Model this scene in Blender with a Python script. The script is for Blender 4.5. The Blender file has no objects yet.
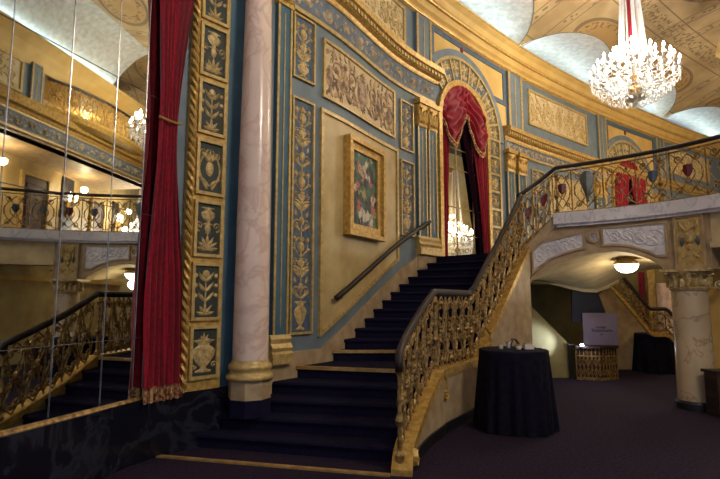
import bpy, bmesh, math, random, bisect
random.seed(7)
C = bpy.context.scene.collection
PI = math.pi
SC = bpy.context.scene
# ------------------------------------------------------------------ helpers
ORG = {}
def V3(a): return (float(a[0]), float(a[1]), float(a[2]))

class MB:
    def __init__(s): s.v = []; s.f = []; s.uv = None
    def add(s, vs, fs):
        o = len(s.v); s.v += [V3(p) for p in vs]; s.f += [tuple(i + o for i in f) for f in fs]
    def hexa(s, b, t):
        n = len(b)
        s.add(list(b) + list(t), [tuple(range(n))[::-1], tuple(range(n, 2 * n))] + [(i, (i + 1) % n, n + (i + 1) % n, n + i) for i in range(n)])
    def prism(s, poly, z0, z1): s.hexa([(x, y, z0) for x, y in poly], [(x, y, z1) for x, y in poly])
    def box(s, c, d, rz=0):
        ca, sa = math.cos(rz), math.sin(rz); q = []
        for sx, sy in ((-1, -1), (1, -1), (1, 1), (-1, 1)):
            x, y = sx * d[0] / 2, sy * d[1] / 2
            q.append((c[0] + x * ca - y * sa, c[1] + x * sa + y * ca))
        s.prism(q, c[2] - d[2] / 2, c[2] + d[2] / 2)
    def grid(s, rows, closed=False, wrap=False):
        m = len(rows[0]); n = len(rows); fs = []
        for i in range(n - (0 if wrap else 1)):
            for j in range(m - (0 if closed else 1)):
                a, b = i, (i + 1) % n; c, d = j, (j + 1) % m
                fs.append((a * m + c, b * m + c, b * m + d, a * m + d))
        s.add([p for r in rows for p in r], fs)
    def tube(s, path, r, n=6, cap=True, sx=1.0):
        path = [V3(p) for p in path]; rows = []; N = len(path)
        up0 = None
        for i, p in enumerate(path):
            a = path[max(0, i - 1)]; b = path[min(N - 1, i + 1)]
            t = [b[k] - a[k] for k in range(3)]; l = math.sqrt(sum(x * x for x in t)) or 1; t = [x / l for x in t]
            if up0 is None: up0 = (0, 0, 1) if abs(t[2]) < .9 else (1, 0, 0)
            u = up0; d = sum(u[k] * t[k] for k in range(3)); u = [u[k] - d * t[k] for k in range(3)]
            l = math.sqrt(sum(x * x for x in u)) or 1; u = [x / l for x in u]; up0 = u
            w = [t[1] * u[2] - t[2] * u[1], t[2] * u[0] - t[0] * u[2], t[0] * u[1] - t[1] * u[0]]
            ri = r[i] if isinstance(r, (list, tuple)) else r
            rows.append([tuple(p[k] + ri * (math.cos(2 * PI * j / n) * w[k] * sx + math.sin(2 * PI * j / n) * u[k]) for k in range(3)) for j in range(n)])
        o = len(s.v); s.grid(rows, closed=True)
        if cap: s.f += [tuple(o + j for j in range(n)), tuple(o + (N - 1) * n + j for j in range(n))[::-1]]
    def lathe(s, prof, o=(0, 0, 0), n=24):
        s.grid([[(o[0] + r * math.cos(2 * PI * j / n), o[1] + r * math.sin(2 * PI * j / n), o[2] + z) for j in range(n)] for r, z in prof], closed=True)
    def octa(s, c, r, h):
        x, y, z = c
        s.add([(x + r, y, z), (x, y + r, z), (x - r, y, z), (x, y - r, z), (x, y, z + h), (x, y, z - h)],
              [(0, 1, 4), (1, 2, 4), (2, 3, 4), (3, 0, 4), (1, 0, 5), (2, 1, 5), (3, 2, 5), (0, 3, 5)])
    def build(s, name, mat, parent=None, smooth=False, recalc=True):
        if parent is not None: o = ORG[parent.name]
        else:
            xs, ys, zs = zip(*s.v); o = ((min(xs) + max(xs)) / 2, (min(ys) + max(ys)) / 2, min(zs))
        me = bpy.data.meshes.new(name)
        me.from_pydata([(x - o[0], y - o[1], z - o[2]) for x, y, z in s.v], [], s.f)
        if s.uv:
            l = me.uv_layers.new(name='UVMap')
            for lp in me.loops: l.data[lp.index].uv = s.uv[lp.vertex_index]
        if recalc:
            bm = bmesh.new(); bm.from_mesh(me); bmesh.ops.recalc_face_normals(bm, faces=bm.faces); bm.to_mesh(me); bm.free()
        if smooth:
            for p in me.polygons: p.use_smooth = True
        me.materials.append(mat)
        ob = bpy.data.objects.new(name, me); C.objects.link(ob)
        if parent is not None: ob.parent = parent
        else: ob.location = o
        ORG[ob.name] = o
        return ob

def tag(o, label=None, cat=None, group=None, kind=None):
    if label: o['label'] = label
    if cat: o['category'] = cat
    if group: o['group'] = group
    if kind: o['kind'] = kind
    return o
def thing(name, loc, label, cat, group=None):
    o = bpy.data.objects.new(name, None); C.objects.link(o); o.location = loc; o.empty_display_size = .1
    ORG[o.name] = tuple(loc)
    return tag(o, label, cat, group)
def struct(mb, name, mat, **k): return tag(mb.build(name, mat, **k), kind='structure')
def copy_tree(o, parent=None):
    c = o.copy(); C.objects.link(c); c.parent = parent
    for ch in list(o.children): copy_tree(ch, c)
    return c

class Curve:                       # plan curve with arc length; positive offset = to the right of travel
    def __init__(s, cp, zero=0, n=40):
        cp = [(2 * cp[0][0] - cp[1][0], 2 * cp[0][1] - cp[1][1])] + list(cp) + [(2 * cp[-1][0] - cp[-2][0], 2 * cp[-1][1] - cp[-2][1])]
        s.p = []; idx = []
        for i in range(1, len(cp) - 2):
            idx.append(len(s.p))
            for k in range(n):
                t = k / n
                s.p.append(tuple(.5 * (2 * b + (c - a) * t + (2 * a - 5 * b + 4 * c - d) * t * t + (3 * b - a - 3 * c + d) * t ** 3)
                                 for a, b, c, d in zip(cp[i - 1], cp[i], cp[i + 1], cp[i + 2])))
        idx.append(len(s.p)); s.p.append(cp[-2])
        s.s = [0]
        for a, b in zip(s.p, s.p[1:]): s.s.append(s.s[-1] + math.dist(a, b))
        z = s.s[idx[zero]]; s.s = [x - z for x in s.s]; s.knots = [s.s[i] for i in idx]
    def at(s, t, off=0.):
        i = max(0, min(len(s.s) - 2, bisect.bisect(s.s, t) - 1)); a, b = s.p[i], s.p[i + 1]
        l = s.s[i + 1] - s.s[i]; f = (t - s.s[i]) / l
        dx, dy = (b[0] - a[0]) / l, (b[1] - a[1]) / l
        return (a[0] + (b[0] - a[0]) * f + dy * off, a[1] + (b[1] - a[1]) * f - dx * off)
    def P(s, t, z, off=0.): x, y = s.at(t, off); return (x, y, z)
    def ang(s, t): a, b = s.at(t - .05), s.at(t + .05); return math.atan2(b[1] - a[1], b[0] - a[0])

def cv(f, x): return f(x) if callable(f) else f
def slab(mb, c, s0, s1, z0, z1, o0, o1, ds=.3, n=None):
    n = n or max(1, math.ceil(abs(s1 - s0) / ds)); rows = []
    for i in range(n + 1):
        t = s0 + (s1 - s0) * i / n; a, b = cv(z0, t), cv(z1, t)
        rows.append([c.P(t, a, o0), c.P(t, a, o1), c.P(t, b, o1), c.P(t, b, o0)])
    o = len(mb.v); mb.grid(rows, closed=True); mb.f += [tuple(o + j for j in range(4)), tuple(o + 4 * n + j for j in range(4))[::-1]]
def profile(mb, c, s0, s1, pr, ds=.3):
    n = max(1, math.ceil(abs(s1 - s0) / ds)); m = len(pr); o = len(mb.v)
    mb.grid([[c.P(s0 + (s1 - s0) * i / n, z, off) for off, z in pr] for i in range(n + 1)], closed=True)
    mb.f += [tuple(o + j for j in range(m)), tuple(o + m * n + j for j in range(m))[::-1]]
def frame(mb, c, s0, s1, z0, z1, w, o0, o1, ds=.3):
    slab(mb, c, s0, s0 + w, z0, z1, o0, o1, ds); slab(mb, c, s1 - w, s1, z0, z1, o0, o1, ds)
    slab(mb, c, s0 + w, s1 - w, lambda t: cv(z1, t) - w, z1, o0, o1, ds)
    slab(mb, c, s0 + w, s1 - w, z0, lambda t: cv(z0, t) + w, o0, o1, ds)
def ring(mb, c, cs, cz, r0, r1, a0, a1, o0, o1, n=28):
    rows = []
    for i in range(n + 1):
        a = a0 + (a1 - a0) * i / n; q = lambda r, o: c.P(cs + r * math.cos(a), cz + r * math.sin(a), o)
        rows.append([q(r0, o0), q(r0, o1), q(r1, o1), q(r1, o0)])
    o = len(mb.v); mb.grid(rows, closed=True); mb.f += [tuple(o + j for j in range(4)), tuple(o + 4 * n + j for j in range(4))[::-1]]

class Orn:                         # low-relief ornament on a mapped surface f(x, z, h)
    def __init__(s, mb, f): s.mb = mb; s.f = f
    def stroke(s, pts, w0, w1=None, h=.014):
        w1 = w0 if w1 is None else w1; N = len(pts); rows = []
        for i, (x, z) in enumerate(pts):
            a = pts[max(0, i - 1)]; b = pts[min(N - 1, i + 1)]
            dx, dz = b[0] - a[0], b[1] - a[1]; l = math.hypot(dx, dz) or 1; w = (w0 + (w1 - w0) * i / max(1, N - 1)) / 2
            rows.append([s.f(x - dz / l * w, z + dx / l * w, 0), s.f(x, z, h), s.f(x + dz / l * w, z - dx / l * w, 0)])
        s.mb.grid(rows)
    def dome(s, x, z, rx, rz, h=.02, n=10):
        o = [s.f(x, z, h)]; o += [s.f(x + .7 * rx * math.cos(2 * PI * j / n), z + .7 * rz * math.sin(2 * PI * j / n), h * .72) for j in range(n)]
        o += [s.f(x + rx * math.cos(2 * PI * j / n), z + rz * math.sin(2 * PI * j / n), 0) for j in range(n)]
        s.mb.add(o, [(0, 1 + j, 1 + (j + 1) % n) for j in range(n)] + [(1 + j, 1 + n + j, 1 + n + (j + 1) % n, 1 + (j + 1) % n) for j in range(n)])
    def spiral(s, cx, cz, r, a0, turns, d, w, h=.014):
        n = int(9 * turns) + 5; pts = []
        for i in range(n):
            q = i / (n - 1); a = a0 + d * q * turns * 2 * PI; rr = r * (1 - .85 * q); pts.append((cx + rr * math.cos(a), cz + rr * math.sin(a)))
        s.stroke(pts, w, w * .55, h); s.dome(*pts[-1], w * .7, w * .7, h * 1.3, 7)
    def leaf(s, x, z, a, l, w, h=.014, bend=0.):
        pts = []; N = 6
        rows = []
        for i in range(N + 1):
            q = i / N; aa = a + bend * q; pts.append((x, z))
            ww = w * math.sin(PI * min(1, q * .92 + .08)) / 2 + .001
            nx, nz = -math.sin(aa), math.cos(aa)
            rows.append([s.f(x + nx * ww, z + nz * ww, 0), s.f(x, z, h), s.f(x - nx * ww, z - nz * ww, 0)])
            x += math.cos(aa) * l / N; z += math.sin(aa) * l / N
        s.mb.grid(rows)
    def urn(s, x, z, w, hh, h=.02):
        pr = [(.34, 0), (.36, .05), (.16, .1), (.12, .16), (.3, .3), (.46, .5), (.5, .66), (.4, .76), (.24, .82), (.28, .9), (.48, .97), (.46, 1.)]
        s.mb.grid([[s.f(x - a * w, z + b * hh, 0), s.f(x - a * w * .45, z + b * hh, h * .8), s.f(x, z + b * hh, h), s.f(x + a * w * .45, z + b * hh, h * .8), s.f(x + a * w, z + b * hh, 0)] for a, b in pr])
    def fan(s, x, z, r, n=7, spread=2.2, up=PI / 2, w=.04):
        for k in range(n): s.leaf(x, z, up + spread * (k / (n - 1) - .5), r * (1 - .25 * abs(2 * k / (n - 1) - 1)), w)

def candelabra(o, cx, z0, z1, w, seed=0):     # tall symmetric grotesque ornament
    R = random.Random(seed); H = z1 - z0; z = z0; w *= 1.15; hw = w / 2
    uh = min(.42, H * .26); o.urn(cx, z, w * .62, uh); z += uh
    unit = max(.26, w * .8); k = 0
    while z < z1 - .12:
        u = min(unit, z1 - z)
        o.stroke([(cx, z - .02), (cx, z + u)], .03, .02)
        kind = (k + seed) % 3
        for sg in (-1, 1):
            if kind == 0:
                o.spiral(cx + sg * hw * .52, z + u * .42, hw * .42, PI / 2 - sg * PI / 2 + PI, 1.2, -sg, .03)
                o.leaf(cx, z + u * .12, PI / 2 - sg * 1.2, hw * .9, .05, bend=sg * .7)
                o.leaf(cx + sg * hw * .5, z + u * .8, PI / 2 - sg * .5, hw * .5, .05, bend=sg * .6)
            elif kind == 1:
                o.leaf(cx, z + u * .05, PI / 2 - sg * .75, hw * 1.1, .07, bend=-sg * .5)
                o.leaf(cx, z + u * .3, PI / 2 - sg * .9, hw * .95, .055, bend=-sg * .6)
                o.spiral(cx + sg * hw * .55, z + u * .78, hw * .26, -PI / 2, 1., sg, .026)
            else:
                o.stroke([(cx + sg * hw * .1, z), (cx + sg * hw * .6, z + u * .25), (cx + sg * hw * .7, z + u * .55), (cx + sg * hw * .25, z + u * .85)], .035, .02)
                o.dome(cx + sg * hw * .66, z + u * .75, .035, .045)
                o.leaf(cx + sg * hw * .6, z + u * .3, PI / 2 - sg * 1.5, hw * .4, .05)
        if kind == 0: o.dome(cx, z + u * .62, hw * .26, u * .2, .025)
        elif kind == 1: o.urn(cx, z + u * .42, w * .4, u * .5)
        else: o.dome(cx, z + u * .4, hw * .34, u * .26, .028); o.fan(cx, z + u * .66, hw * .5, 5, 2., w=.035)
        z += u; k += 1
def small_panel(o, cx, z0, z1, w, seed):      # ornament of one little square-ish panel
    H = z1 - z0; hw = w / 2
    if seed % 4 == 0:
        o.urn(cx, z0 + .03, w * .8, H * .72); o.fan(cx, z0 + H * .72, H * .22, 5, 2.2, w=.035)
        for sg in (-1, 1): o.spiral(cx + sg * hw * .7, z0 + H * .2, hw * .22, 0, 1, sg, .024)
    elif seed % 4 == 1:
        o.stroke([(cx, z0 + .02), (cx, z1 - .06)], .03, .02); o.fan(cx, z0 + .02, H * .28, 5, 2.6, w=.04)
        for sg in (-1, 1):
            for q in (.3, .5, .7): o.leaf(cx, z0 + H * q, PI / 2 - sg * .9, hw * .8, .045, bend=sg * .4); o.dome(cx + sg * hw * .7, z0 + H * (q + .12), .03, .03)
        o.dome(cx, z1 - .09, .05, .05)
    elif seed % 4 == 2:
        o.fan(cx, z0 + .04, H * .34, 7, 2.8, w=.045); o.dome(cx, z0 + H * .5, .045, .07); o.urn(cx, z0 + H * .58, w * .5, H * .36)
        for sg in (-1, 1): o.spiral(cx + sg * hw * .6, z0 + H * .55, hw * .34, -PI / 2, 1.2, sg, .028)
    else:
        for sg in (-1, 1):
            o.stroke([(cx + sg * hw * (.15 + .6 * math.sin(PI * q)), z0 + .03 + (H - .1) * q) for q in [i / 8 for i in range(9)]], .035, .025)
            o.spiral(cx + sg * hw * .5, z0 + H * .78, hw * .3, PI, 1.1, sg, .026); o.leaf(cx, z0 + H * .1, PI / 2 - sg * .8, hw, .05, bend=-sg * .4)
        o.dome(cx, z0 + H * .48, .06, .1); o.fan(cx, z0 + H * .62, H * .28, 5, 1.6, w=.04)
def big_relief(o, s0, s1, z0, z1, seed=0):    # wide arabesque with centre medallion
    cx, cz = (s0 + s1) / 2, (z0 + z1) / 2; W_, H = s1 - s0, z1 - z0
    o.dome(cx, cz - H * .02, H * .24, H * .3, .03, 16); o.fan(cx, cz + H * .26, H * .2, 7, 2.6, w=.06); o.fan(cx, cz - H * .3, H * .17, 5, 2.4, -PI / 2, w=.06)
    for sg in (-1, 1):
        for q, r, up in ((.17, .24, 1), (.28, .2, -1), (.37, .26, 1), (.45, .17, -1)):
            x = cx + sg * W_ * q; zz = cz + up * H * .12
            o.spiral(x, zz, H * r, PI / 2 - sg * PI / 2, 1.5, -sg * up, .05, .02)
            o.leaf(x, zz + H * .2 * up, PI / 2 - sg * .8, H * .26, .08, .02, bend=sg * .7); o.leaf(x + sg * .05, zz - H * .28, -PI / 2 + sg * .6, H * .2, .07, .02, bend=-sg * .6)
            o.dome(x, zz, .05, .05, .025)
        o.stroke([(cx + sg * W_ * (.1 + .38 * i / 20), cz - H * .3 + H * .13 * math.sin(i * .9)) for i in range(21)], .05, .03, .02)
        R = random.Random(3 + seed)
        for k in range(46):
            x = cx + sg * W_ * (.07 + .42 * R.random()); zz = cz + H * .9 * (R.random() - .5)
            o.leaf(x, zz, sg * R.uniform(-2.6, 2.6) + (PI if sg < 0 else 0), H * R.uniform(.12, .24), R.uniform(.04, .09), .016, bend=sg * R.uniform(-1.3, 1.3))
        x = cx + sg * W_ * .26; o.dome(x, cz + H * .02, .07, H * .2, .035); o.dome(x, cz + H * .28, .06, .07, .035)
        o.leaf(x, cz - H * .12, -PI / 2 - sg * .35, H * .3, .1, .025); o.urn(cx + sg * W_ * .45, cz - H * .42, H * .22, H * .5)
def rinceau(o, s0, s1, z0, z1):               # running scroll frieze
    H = z1 - z0; cz = (z0 + z1) / 2; L = H * 1.5; n = max(1, round((s1 - s0) / L)); L = (s1 - s0) / n
    for k in range(n):
        x = s0 + (k + .5) * L; up = 1 if k % 2 else -1
        o.spiral(x, cz, H * .36, PI if k % 2 else PI, 1.6, up, .07, .025)
        o.dome(x, cz, .05, .05, .03); o.leaf(x + L * .36, cz + up * H * .1, up * 1.0, H * .42, .08, .018, bend=-up * .8); o.leaf(x + L * .3, cz - up * H * .12, -up * .9, H * .38, .07, .018, bend=up * .9)
        o.leaf(x - L * .3, cz + up * H * .2, PI - up * .9, H * .3, .06, .018, bend=up * .6)

# camera model: photo pixel + known height / distance -> place in the hall
F, HOR, EYE = 520., 300., 1.74
PIT = math.atan((HOR - 239.5) / F); cP, sP = math.cos(PIT), math.sin(PIT)
def ray(x, y):
    u, v = (x - 360) / F, (239.5 - y) / F; d = cP - v * sP
    return u / d, (sP + v * cP) / d
def atz(x, y, z): a, b = ray(x, y); Y = (z - EYE) / b; return (a * Y, Y, z)
def atY(x, y, Y): a, b = ray(x, y); return (a * Y, Y, EYE + b * Y)

# ------------------------------------------------------------------ materials
def lin(r, g, b): return tuple(((c / 255) / 12.92 if c <= 10 else (((c / 255) + .055) / 1.055) ** 2.4) for c in (r, g, b)) + (1,)
def mat(name, c1, c2=None, rough=.5, metal=0., scale=6., detail=3., bump=0., sheen=0., coat=0., pos=(.35, .65), spec=.5, trans=0.):
    m = bpy.data.materials.new(name); m.use_nodes = True; nt = m.node_tree; b = nt.nodes['Principled BSDF']
    c2 = c2 or tuple(x * .75 for x in c1[:3]) + (1,)
    tc = nt.nodes.new('ShaderNodeTexCoord'); no = nt.nodes.new('ShaderNodeTexNoise'); no.inputs['Scale'].default_value = scale; no.inputs['Detail'].default_value = detail
    cr = nt.nodes.new('ShaderNodeValToRGB'); cr.color_ramp.elements[0].position, cr.color_ramp.elements[1].position = pos
    cr.color_ramp.elements[0].color, cr.color_ramp.elements[1].color = c2, c1
    nt.links.new(tc.outputs['Object'], no.inputs['Vector']); nt.links.new(no.outputs['Fac'], cr.inputs['Fac']); nt.links.new(cr.outputs['Color'], b.inputs['Base Color'])
    b.inputs['Roughness'].default_value = rough; b.inputs['Metallic'].default_value = metal; b.inputs['Specular IOR Level'].default_value = spec
    if sheen: b.inputs['Sheen Weight'].default_value = sheen
    if coat: b.inputs['Coat Weight'].default_value = coat
    if trans: b.inputs['Transmission Weight'].default_value = trans
    if bump:
        bp = nt.nodes.new('ShaderNodeBump'); bp.inputs['Strength'].default_value = bump; bp.inputs['Distance'].default_value = .02
        nt.links.new(no.outputs['Fac'], bp.inputs['Height']); nt.links.new(bp.outputs['Normal'], b.inputs['Normal'])
    return m
def emit(name, col, st):
    m = bpy.data.materials.new(name); m.use_nodes = True; nt = m.node_tree
    for n in list(nt.nodes): nt.nodes.remove(n)
    e = nt.nodes.new('ShaderNodeEmission'); e.inputs['Color'].default_value = col + (1,); e.inputs['Strength'].default_value = st
    o = nt.nodes.new('ShaderNodeOutputMaterial'); nt.links.new(e.outputs[0], o.inputs[0]); return m
def marble(name, base, vein, scale=2.2, rough=.25, w=.06):
    m = mat(name, base, tuple(x * .86 for x in base[:3]) + (1,), rough, scale=scale * 1.3); nt = m.node_tree; b = nt.nodes['Principled BSDF']
    cr = [n for n in nt.nodes if n.type == 'VALTORGB'][0]
    tc = [n for n in nt.nodes if n.type == 'TEX_COORD'][0]
    n2 = nt.nodes.new('ShaderNodeTexNoise'); n2.inputs['Scale'].default_value = scale; n2.inputs['Detail'].default_value = 6; n2.inputs['Distortion'].default_value = 1.2
    sub = nt.nodes.new('ShaderNodeMath'); sub.operation = 'SUBTRACT'; sub.inputs[1].default_value = .5
    ab = nt.nodes.new('ShaderNodeMath'); ab.operation = 'ABSOLUTE'
    mr = nt.nodes.new('ShaderNodeMapRange'); mr.inputs['From Min'].default_value = 0; mr.inputs['From Max'].default_value = w; mr.inputs['To Min'].default_value = .75; mr.inputs['To Max'].default_value = 0
    mx = nt.nodes.new('ShaderNodeMixRGB'); mx.inputs['Color2'].default_value = vein
    L = nt.links.new
    L(tc.outputs['Object'], n2.inputs['Vector']); L(n2.outputs['Fac'], sub.inputs[0]); L(sub.outputs[0], ab.inputs[0]); L(ab.outputs[0], mr.inputs['Value']); L(mr.outputs[0], mx.inputs['Fac'])
    L(cr.outputs['Color'], mx.inputs['Color1']); L(mx.outputs['Color'], b.inputs['Base Color'])
    return m
M = dict(
    blue=mat('blue_wall_paint', lin(114, 128, 136), lin(100, 114, 122), .6, scale=3),
    bluefield=mat('slate_blue_field', lin(88, 104, 120), lin(66, 82, 98), .65, scale=12),
    teal=mat('blue_wall_paint_light_tint', lin(74, 108, 124), lin(60, 94, 110), .6, scale=3),  # the blue paint again, with the tint of the light put into its colour
    gold=mat('gilded_plaster', lin(212, 174, 94), lin(172, 132, 62), .42, .3, scale=14, bump=.15),
    goldlt=mat('pale_gilded_moulding', lin(208, 180, 116), lin(176, 146, 86), .42, .25, scale=14),
    ornt=mat('antique_gold_relief', lin(212, 186, 122), lin(160, 130, 82), .5, .15, scale=20),
    bronze=mat('gilded_iron', lin(186, 152, 92), lin(104, 78, 42), .4, .5, scale=18),
    cream=mat('cream_relief_ground', lin(214, 194, 150), lin(196, 172, 126), .7, scale=4),
    rose=mat('faded_relief_paint', lin(192, 160, 118), lin(128, 104, 92), .6, scale=9, pos=(.42, .58)),
    tan=mat('tan_wall_paint', lin(220, 184, 106), lin(204, 164, 88), .6, scale=2),
    beige=mat('mottled_beige_plaster', lin(200, 178, 124), lin(178, 152, 98), .45, scale=2.5, detail=6),
    stone=mat('buff_stone', lin(186, 160, 122), lin(160, 134, 98), .5, scale=5),
    green=mat('dark_green_panel_field', lin(52, 60, 50), lin(36, 42, 38), .6, scale=10),
    vous=mat('grey_green_panel_field', lin(104, 112, 100), lin(80, 88, 82), .6, scale=10),
    frz=mat('grey_blue_frieze_ground', lin(112, 122, 130), lin(90, 100, 112), .7, scale=7),
    frzo=mat('faded_frieze_relief', lin(196, 176, 138), lin(138, 126, 112), .6, scale=8),
    carpet=mat('navy_stair_carpet', lin(30, 27, 52), lin(18, 16, 34), .95, scale=60, bump=.3, spec=.1),
    floor=mat('aubergine_floor_carpet', lin(48, 37, 55), lin(27, 21, 33), .95, scale=30, detail=6, bump=.3, spec=.1),
    blackm=marble('black_marble', lin(20, 20, 30), lin(44, 46, 56), 1.6, .22, .05),
    pink=marble('rosy_white_marble', lin(234, 208, 190), lin(204, 170, 154), 1.8, .22, .05),
    buffm=marble('veined_buff_marble', lin(202, 178, 142), lin(150, 114, 84), 1.6, .25, .018),
    white=marble('lilac_white_marble', lin(232, 226, 228), lin(186, 180, 190), 2.5, .3, .04),
    velvet=mat('red_velvet', lin(156, 10, 38), lin(126, 6, 28), .8, scale=20, sheen=.3, spec=.2),
    velvd=mat('deep_plum_lining', lin(44, 10, 28), lin(28, 6, 18), .9, scale=10, spec=.1),
    wood=mat('dark_mahogany', lin(44, 26, 22), lin(28, 17, 14), .55, scale=5),
    brown=mat('brown_door_wood', lin(74, 46, 34), lin(52, 30, 22), .5, scale=3),
    brass=mat('brass_nosing', lin(214, 176, 108), lin(180, 140, 80), .35, .5, scale=10),
    olive=mat('olive_plaster', lin(134, 120, 72), lin(112, 98, 56), .7, scale=2),
    cloth=mat('black_navy_tablecloth', lin(22, 18, 34), lin(12, 10, 20), .9, scale=14, spec=.15),
    dark=mat('dark_skirting', lin(26, 22, 26), lin(18, 15, 18), .5),
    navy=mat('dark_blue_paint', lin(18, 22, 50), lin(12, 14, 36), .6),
    white2=mat('white_board', lin(126, 114, 134), lin(112, 100, 120), .5, scale=2),
    paper=mat('white_card', lin(225, 215, 205), lin(205, 190, 175), .6),
    ink=mat('dark_lettering', lin(50, 38, 46), lin(40, 30, 36), .6),
    steel=mat('polished_steel', lin(200, 196, 196), lin(150, 146, 146), .25, .8),
    shred=mat('crimson_enamel', lin(116, 26, 28), lin(84, 16, 20), .35), shblue=mat('blue_grey_enamel', lin(78, 96, 116), lin(56, 72, 92), .35),
    shgrey=mat('verdigris_grey_enamel', lin(98, 108, 106), lin(70, 80, 82), .4),
    candle=mat('ivory_candle_tube', lin(240, 228, 205), lin(225, 210, 185), .4), glass=mat('cut_crystal', lin(250, 248, 244), lin(225, 222, 220), .08, scale=40, spec=.9, coat=.4),
    fringe=mat('tassel_fringe', lin(206, 164, 104), lin(120, 60, 52), .8, scale=26, pos=(.44, .56)),
    bulb=emit('lit_candle_bulb', (1., .92, .8), 24.), dome=emit('lit_glass_dome', (1., .86, .62), 9.), led=emit('lit_led', (.8, .88, 1.), 160.), cove=emit('lit_cove_tube', (.46, .72, 1.), 30.), sconce=emit('lit_sconce_bulb', (1., .78, .5), 40.),
)
mm = bpy.data.materials.new('silvered_mirror'); mm.use_nodes = True; b_ = mm.node_tree.nodes['Principled BSDF']
nz = mm.node_tree.nodes.new('ShaderNodeTexNoise'); nz.inputs['Scale'].default_value = 1.5
cr_ = mm.node_tree.nodes.new('ShaderNodeValToRGB'); cr_.color_ramp.elements[0].color = (.6, .62, .57, 1); cr_.color_ramp.elements[1].color = (.68, .7, .66, 1)
mm.node_tree.links.new(nz.outputs['Fac'], cr_.inputs['Fac']); mm.node_tree.links.new(cr_.outputs['Color'], b_.inputs['Base Color'])
b_.inputs['Metallic'].default_value = 1; b_.inputs['Roughness'].default_value = .015; M['mirror'] = mm
# painted ceiling: UV.x along the wall, UV.y away from it
def ceiling_mat():
    m = mat('painted_ceiling', lin(180, 154, 110), lin(150, 124, 84), .75, scale=1.1, detail=6); nt = m.node_tree; b = nt.nodes['Principled BSDF']; L = nt.links.new
    cr = [n for n in nt.nodes if n.type == 'VALTORGB'][0]
    uv = nt.nodes.new('ShaderNodeUVMap'); sx = nt.nodes.new('ShaderNodeSeparateXYZ'); L(uv.outputs[0], sx.inputs[0])
    def mth(op, a, c=None):
        n = nt.nodes.new('ShaderNodeMath'); n.operation = op
        for i, x in enumerate((a, c)):
            if x is None: continue
            if isinstance(x, (int, float)): n.inputs[i].default_value = x
            else: L(x, n.inputs[i])
        return n.outputs[0]
    def near(x, c, w): return mth('LESS_THAN', mth('ABSOLUTE', mth('SUBTRACT', x, c)), w)
    fr = mth('FRACT', mth('DIVIDE', mth('ADD', sx.outputs[0], 24 - 9.05), 4.8)); rib = mth('MULTIPLY', mth('ABSOLUTE', mth('SUBTRACT', mth('FRACT', mth('ADD', fr, .5)), .5)), 4.8)
    fw = mth('MULTIPLY', mth('FRACT', mth('DIVIDE', mth('ADD', sx.outputs[1], .2), 2.6)), 2.6)
    vo = nt.nodes.new('ShaderNodeTexVoronoi'); vo.inputs['Scale'].default_value = 6.; L(uv.outputs[0], vo.inputs['Vector'])
    vo2 = nt.nodes.new('ShaderNodeTexNoise'); vo2.inputs['Scale'].default_value = 9.; L(uv.outputs[0], vo2.inputs['Vector'])
    dots = mth('LESS_THAN', vo.outputs['Distance'], .33); blot = mth('GREATER_THAN', vo2.outputs['Fac'], .54)
    lines = mth('MAXIMUM', mth('MAXIMUM', near(rib, .38, .02), near(rib, .72, .02)), mth('MAXIMUM', near(fw, .1, .02), near(fw, .8, .02)))
    bands = mth('MAXIMUM', mth('MULTIPLY', near(rib, .55, .13), dots), mth('MULTIPLY', near(fw, .45, .22), blot))
    # oval medallions midway between ribs
    dx = mth('DIVIDE', mth('SUBTRACT', fr, .5), .26); dy = mth('DIVIDE', mth('SUBTRACT', fw, 1.75), .6)
    rr = mth('SQRT', mth('ADD', mth('MULTIPLY', dx, dx), mth('MULTIPLY', dy, dy)))
    med = mth('MAXIMUM', near(rr, 1., .07), mth('MULTIPLY', near(rr, .72, .14), blot)); inner = mth('LESS_THAN', rr, .93)
    m1 = nt.nodes.new('ShaderNodeMixRGB'); m1.inputs['Color2'].default_value = lin(166, 126, 66); L(cr.outputs[0], m1.inputs['Color1']); L(mth('MULTIPLY', inner, .6), m1.inputs['Fac'])
    mx = nt.nodes.new('ShaderNodeMixRGB'); mx.inputs['Color2'].default_value = lin(96, 78, 52); L(m1.outputs[0], mx.inputs['Color1'])
    L(mth('MULTIPLY', mth('MAXIMUM', mth('MAXIMUM', lines, bands), med), .75), mx.inputs['Fac']); L(mx.outputs[0], b.inputs['Base Color'])
    return m
M['ceil'] = ceiling_mat()
M['lun'] = mat('pale_painted_cove', lin(196, 190, 178), lin(164, 158, 146), .75, scale=7, detail=6, pos=(.3, .7))
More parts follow.
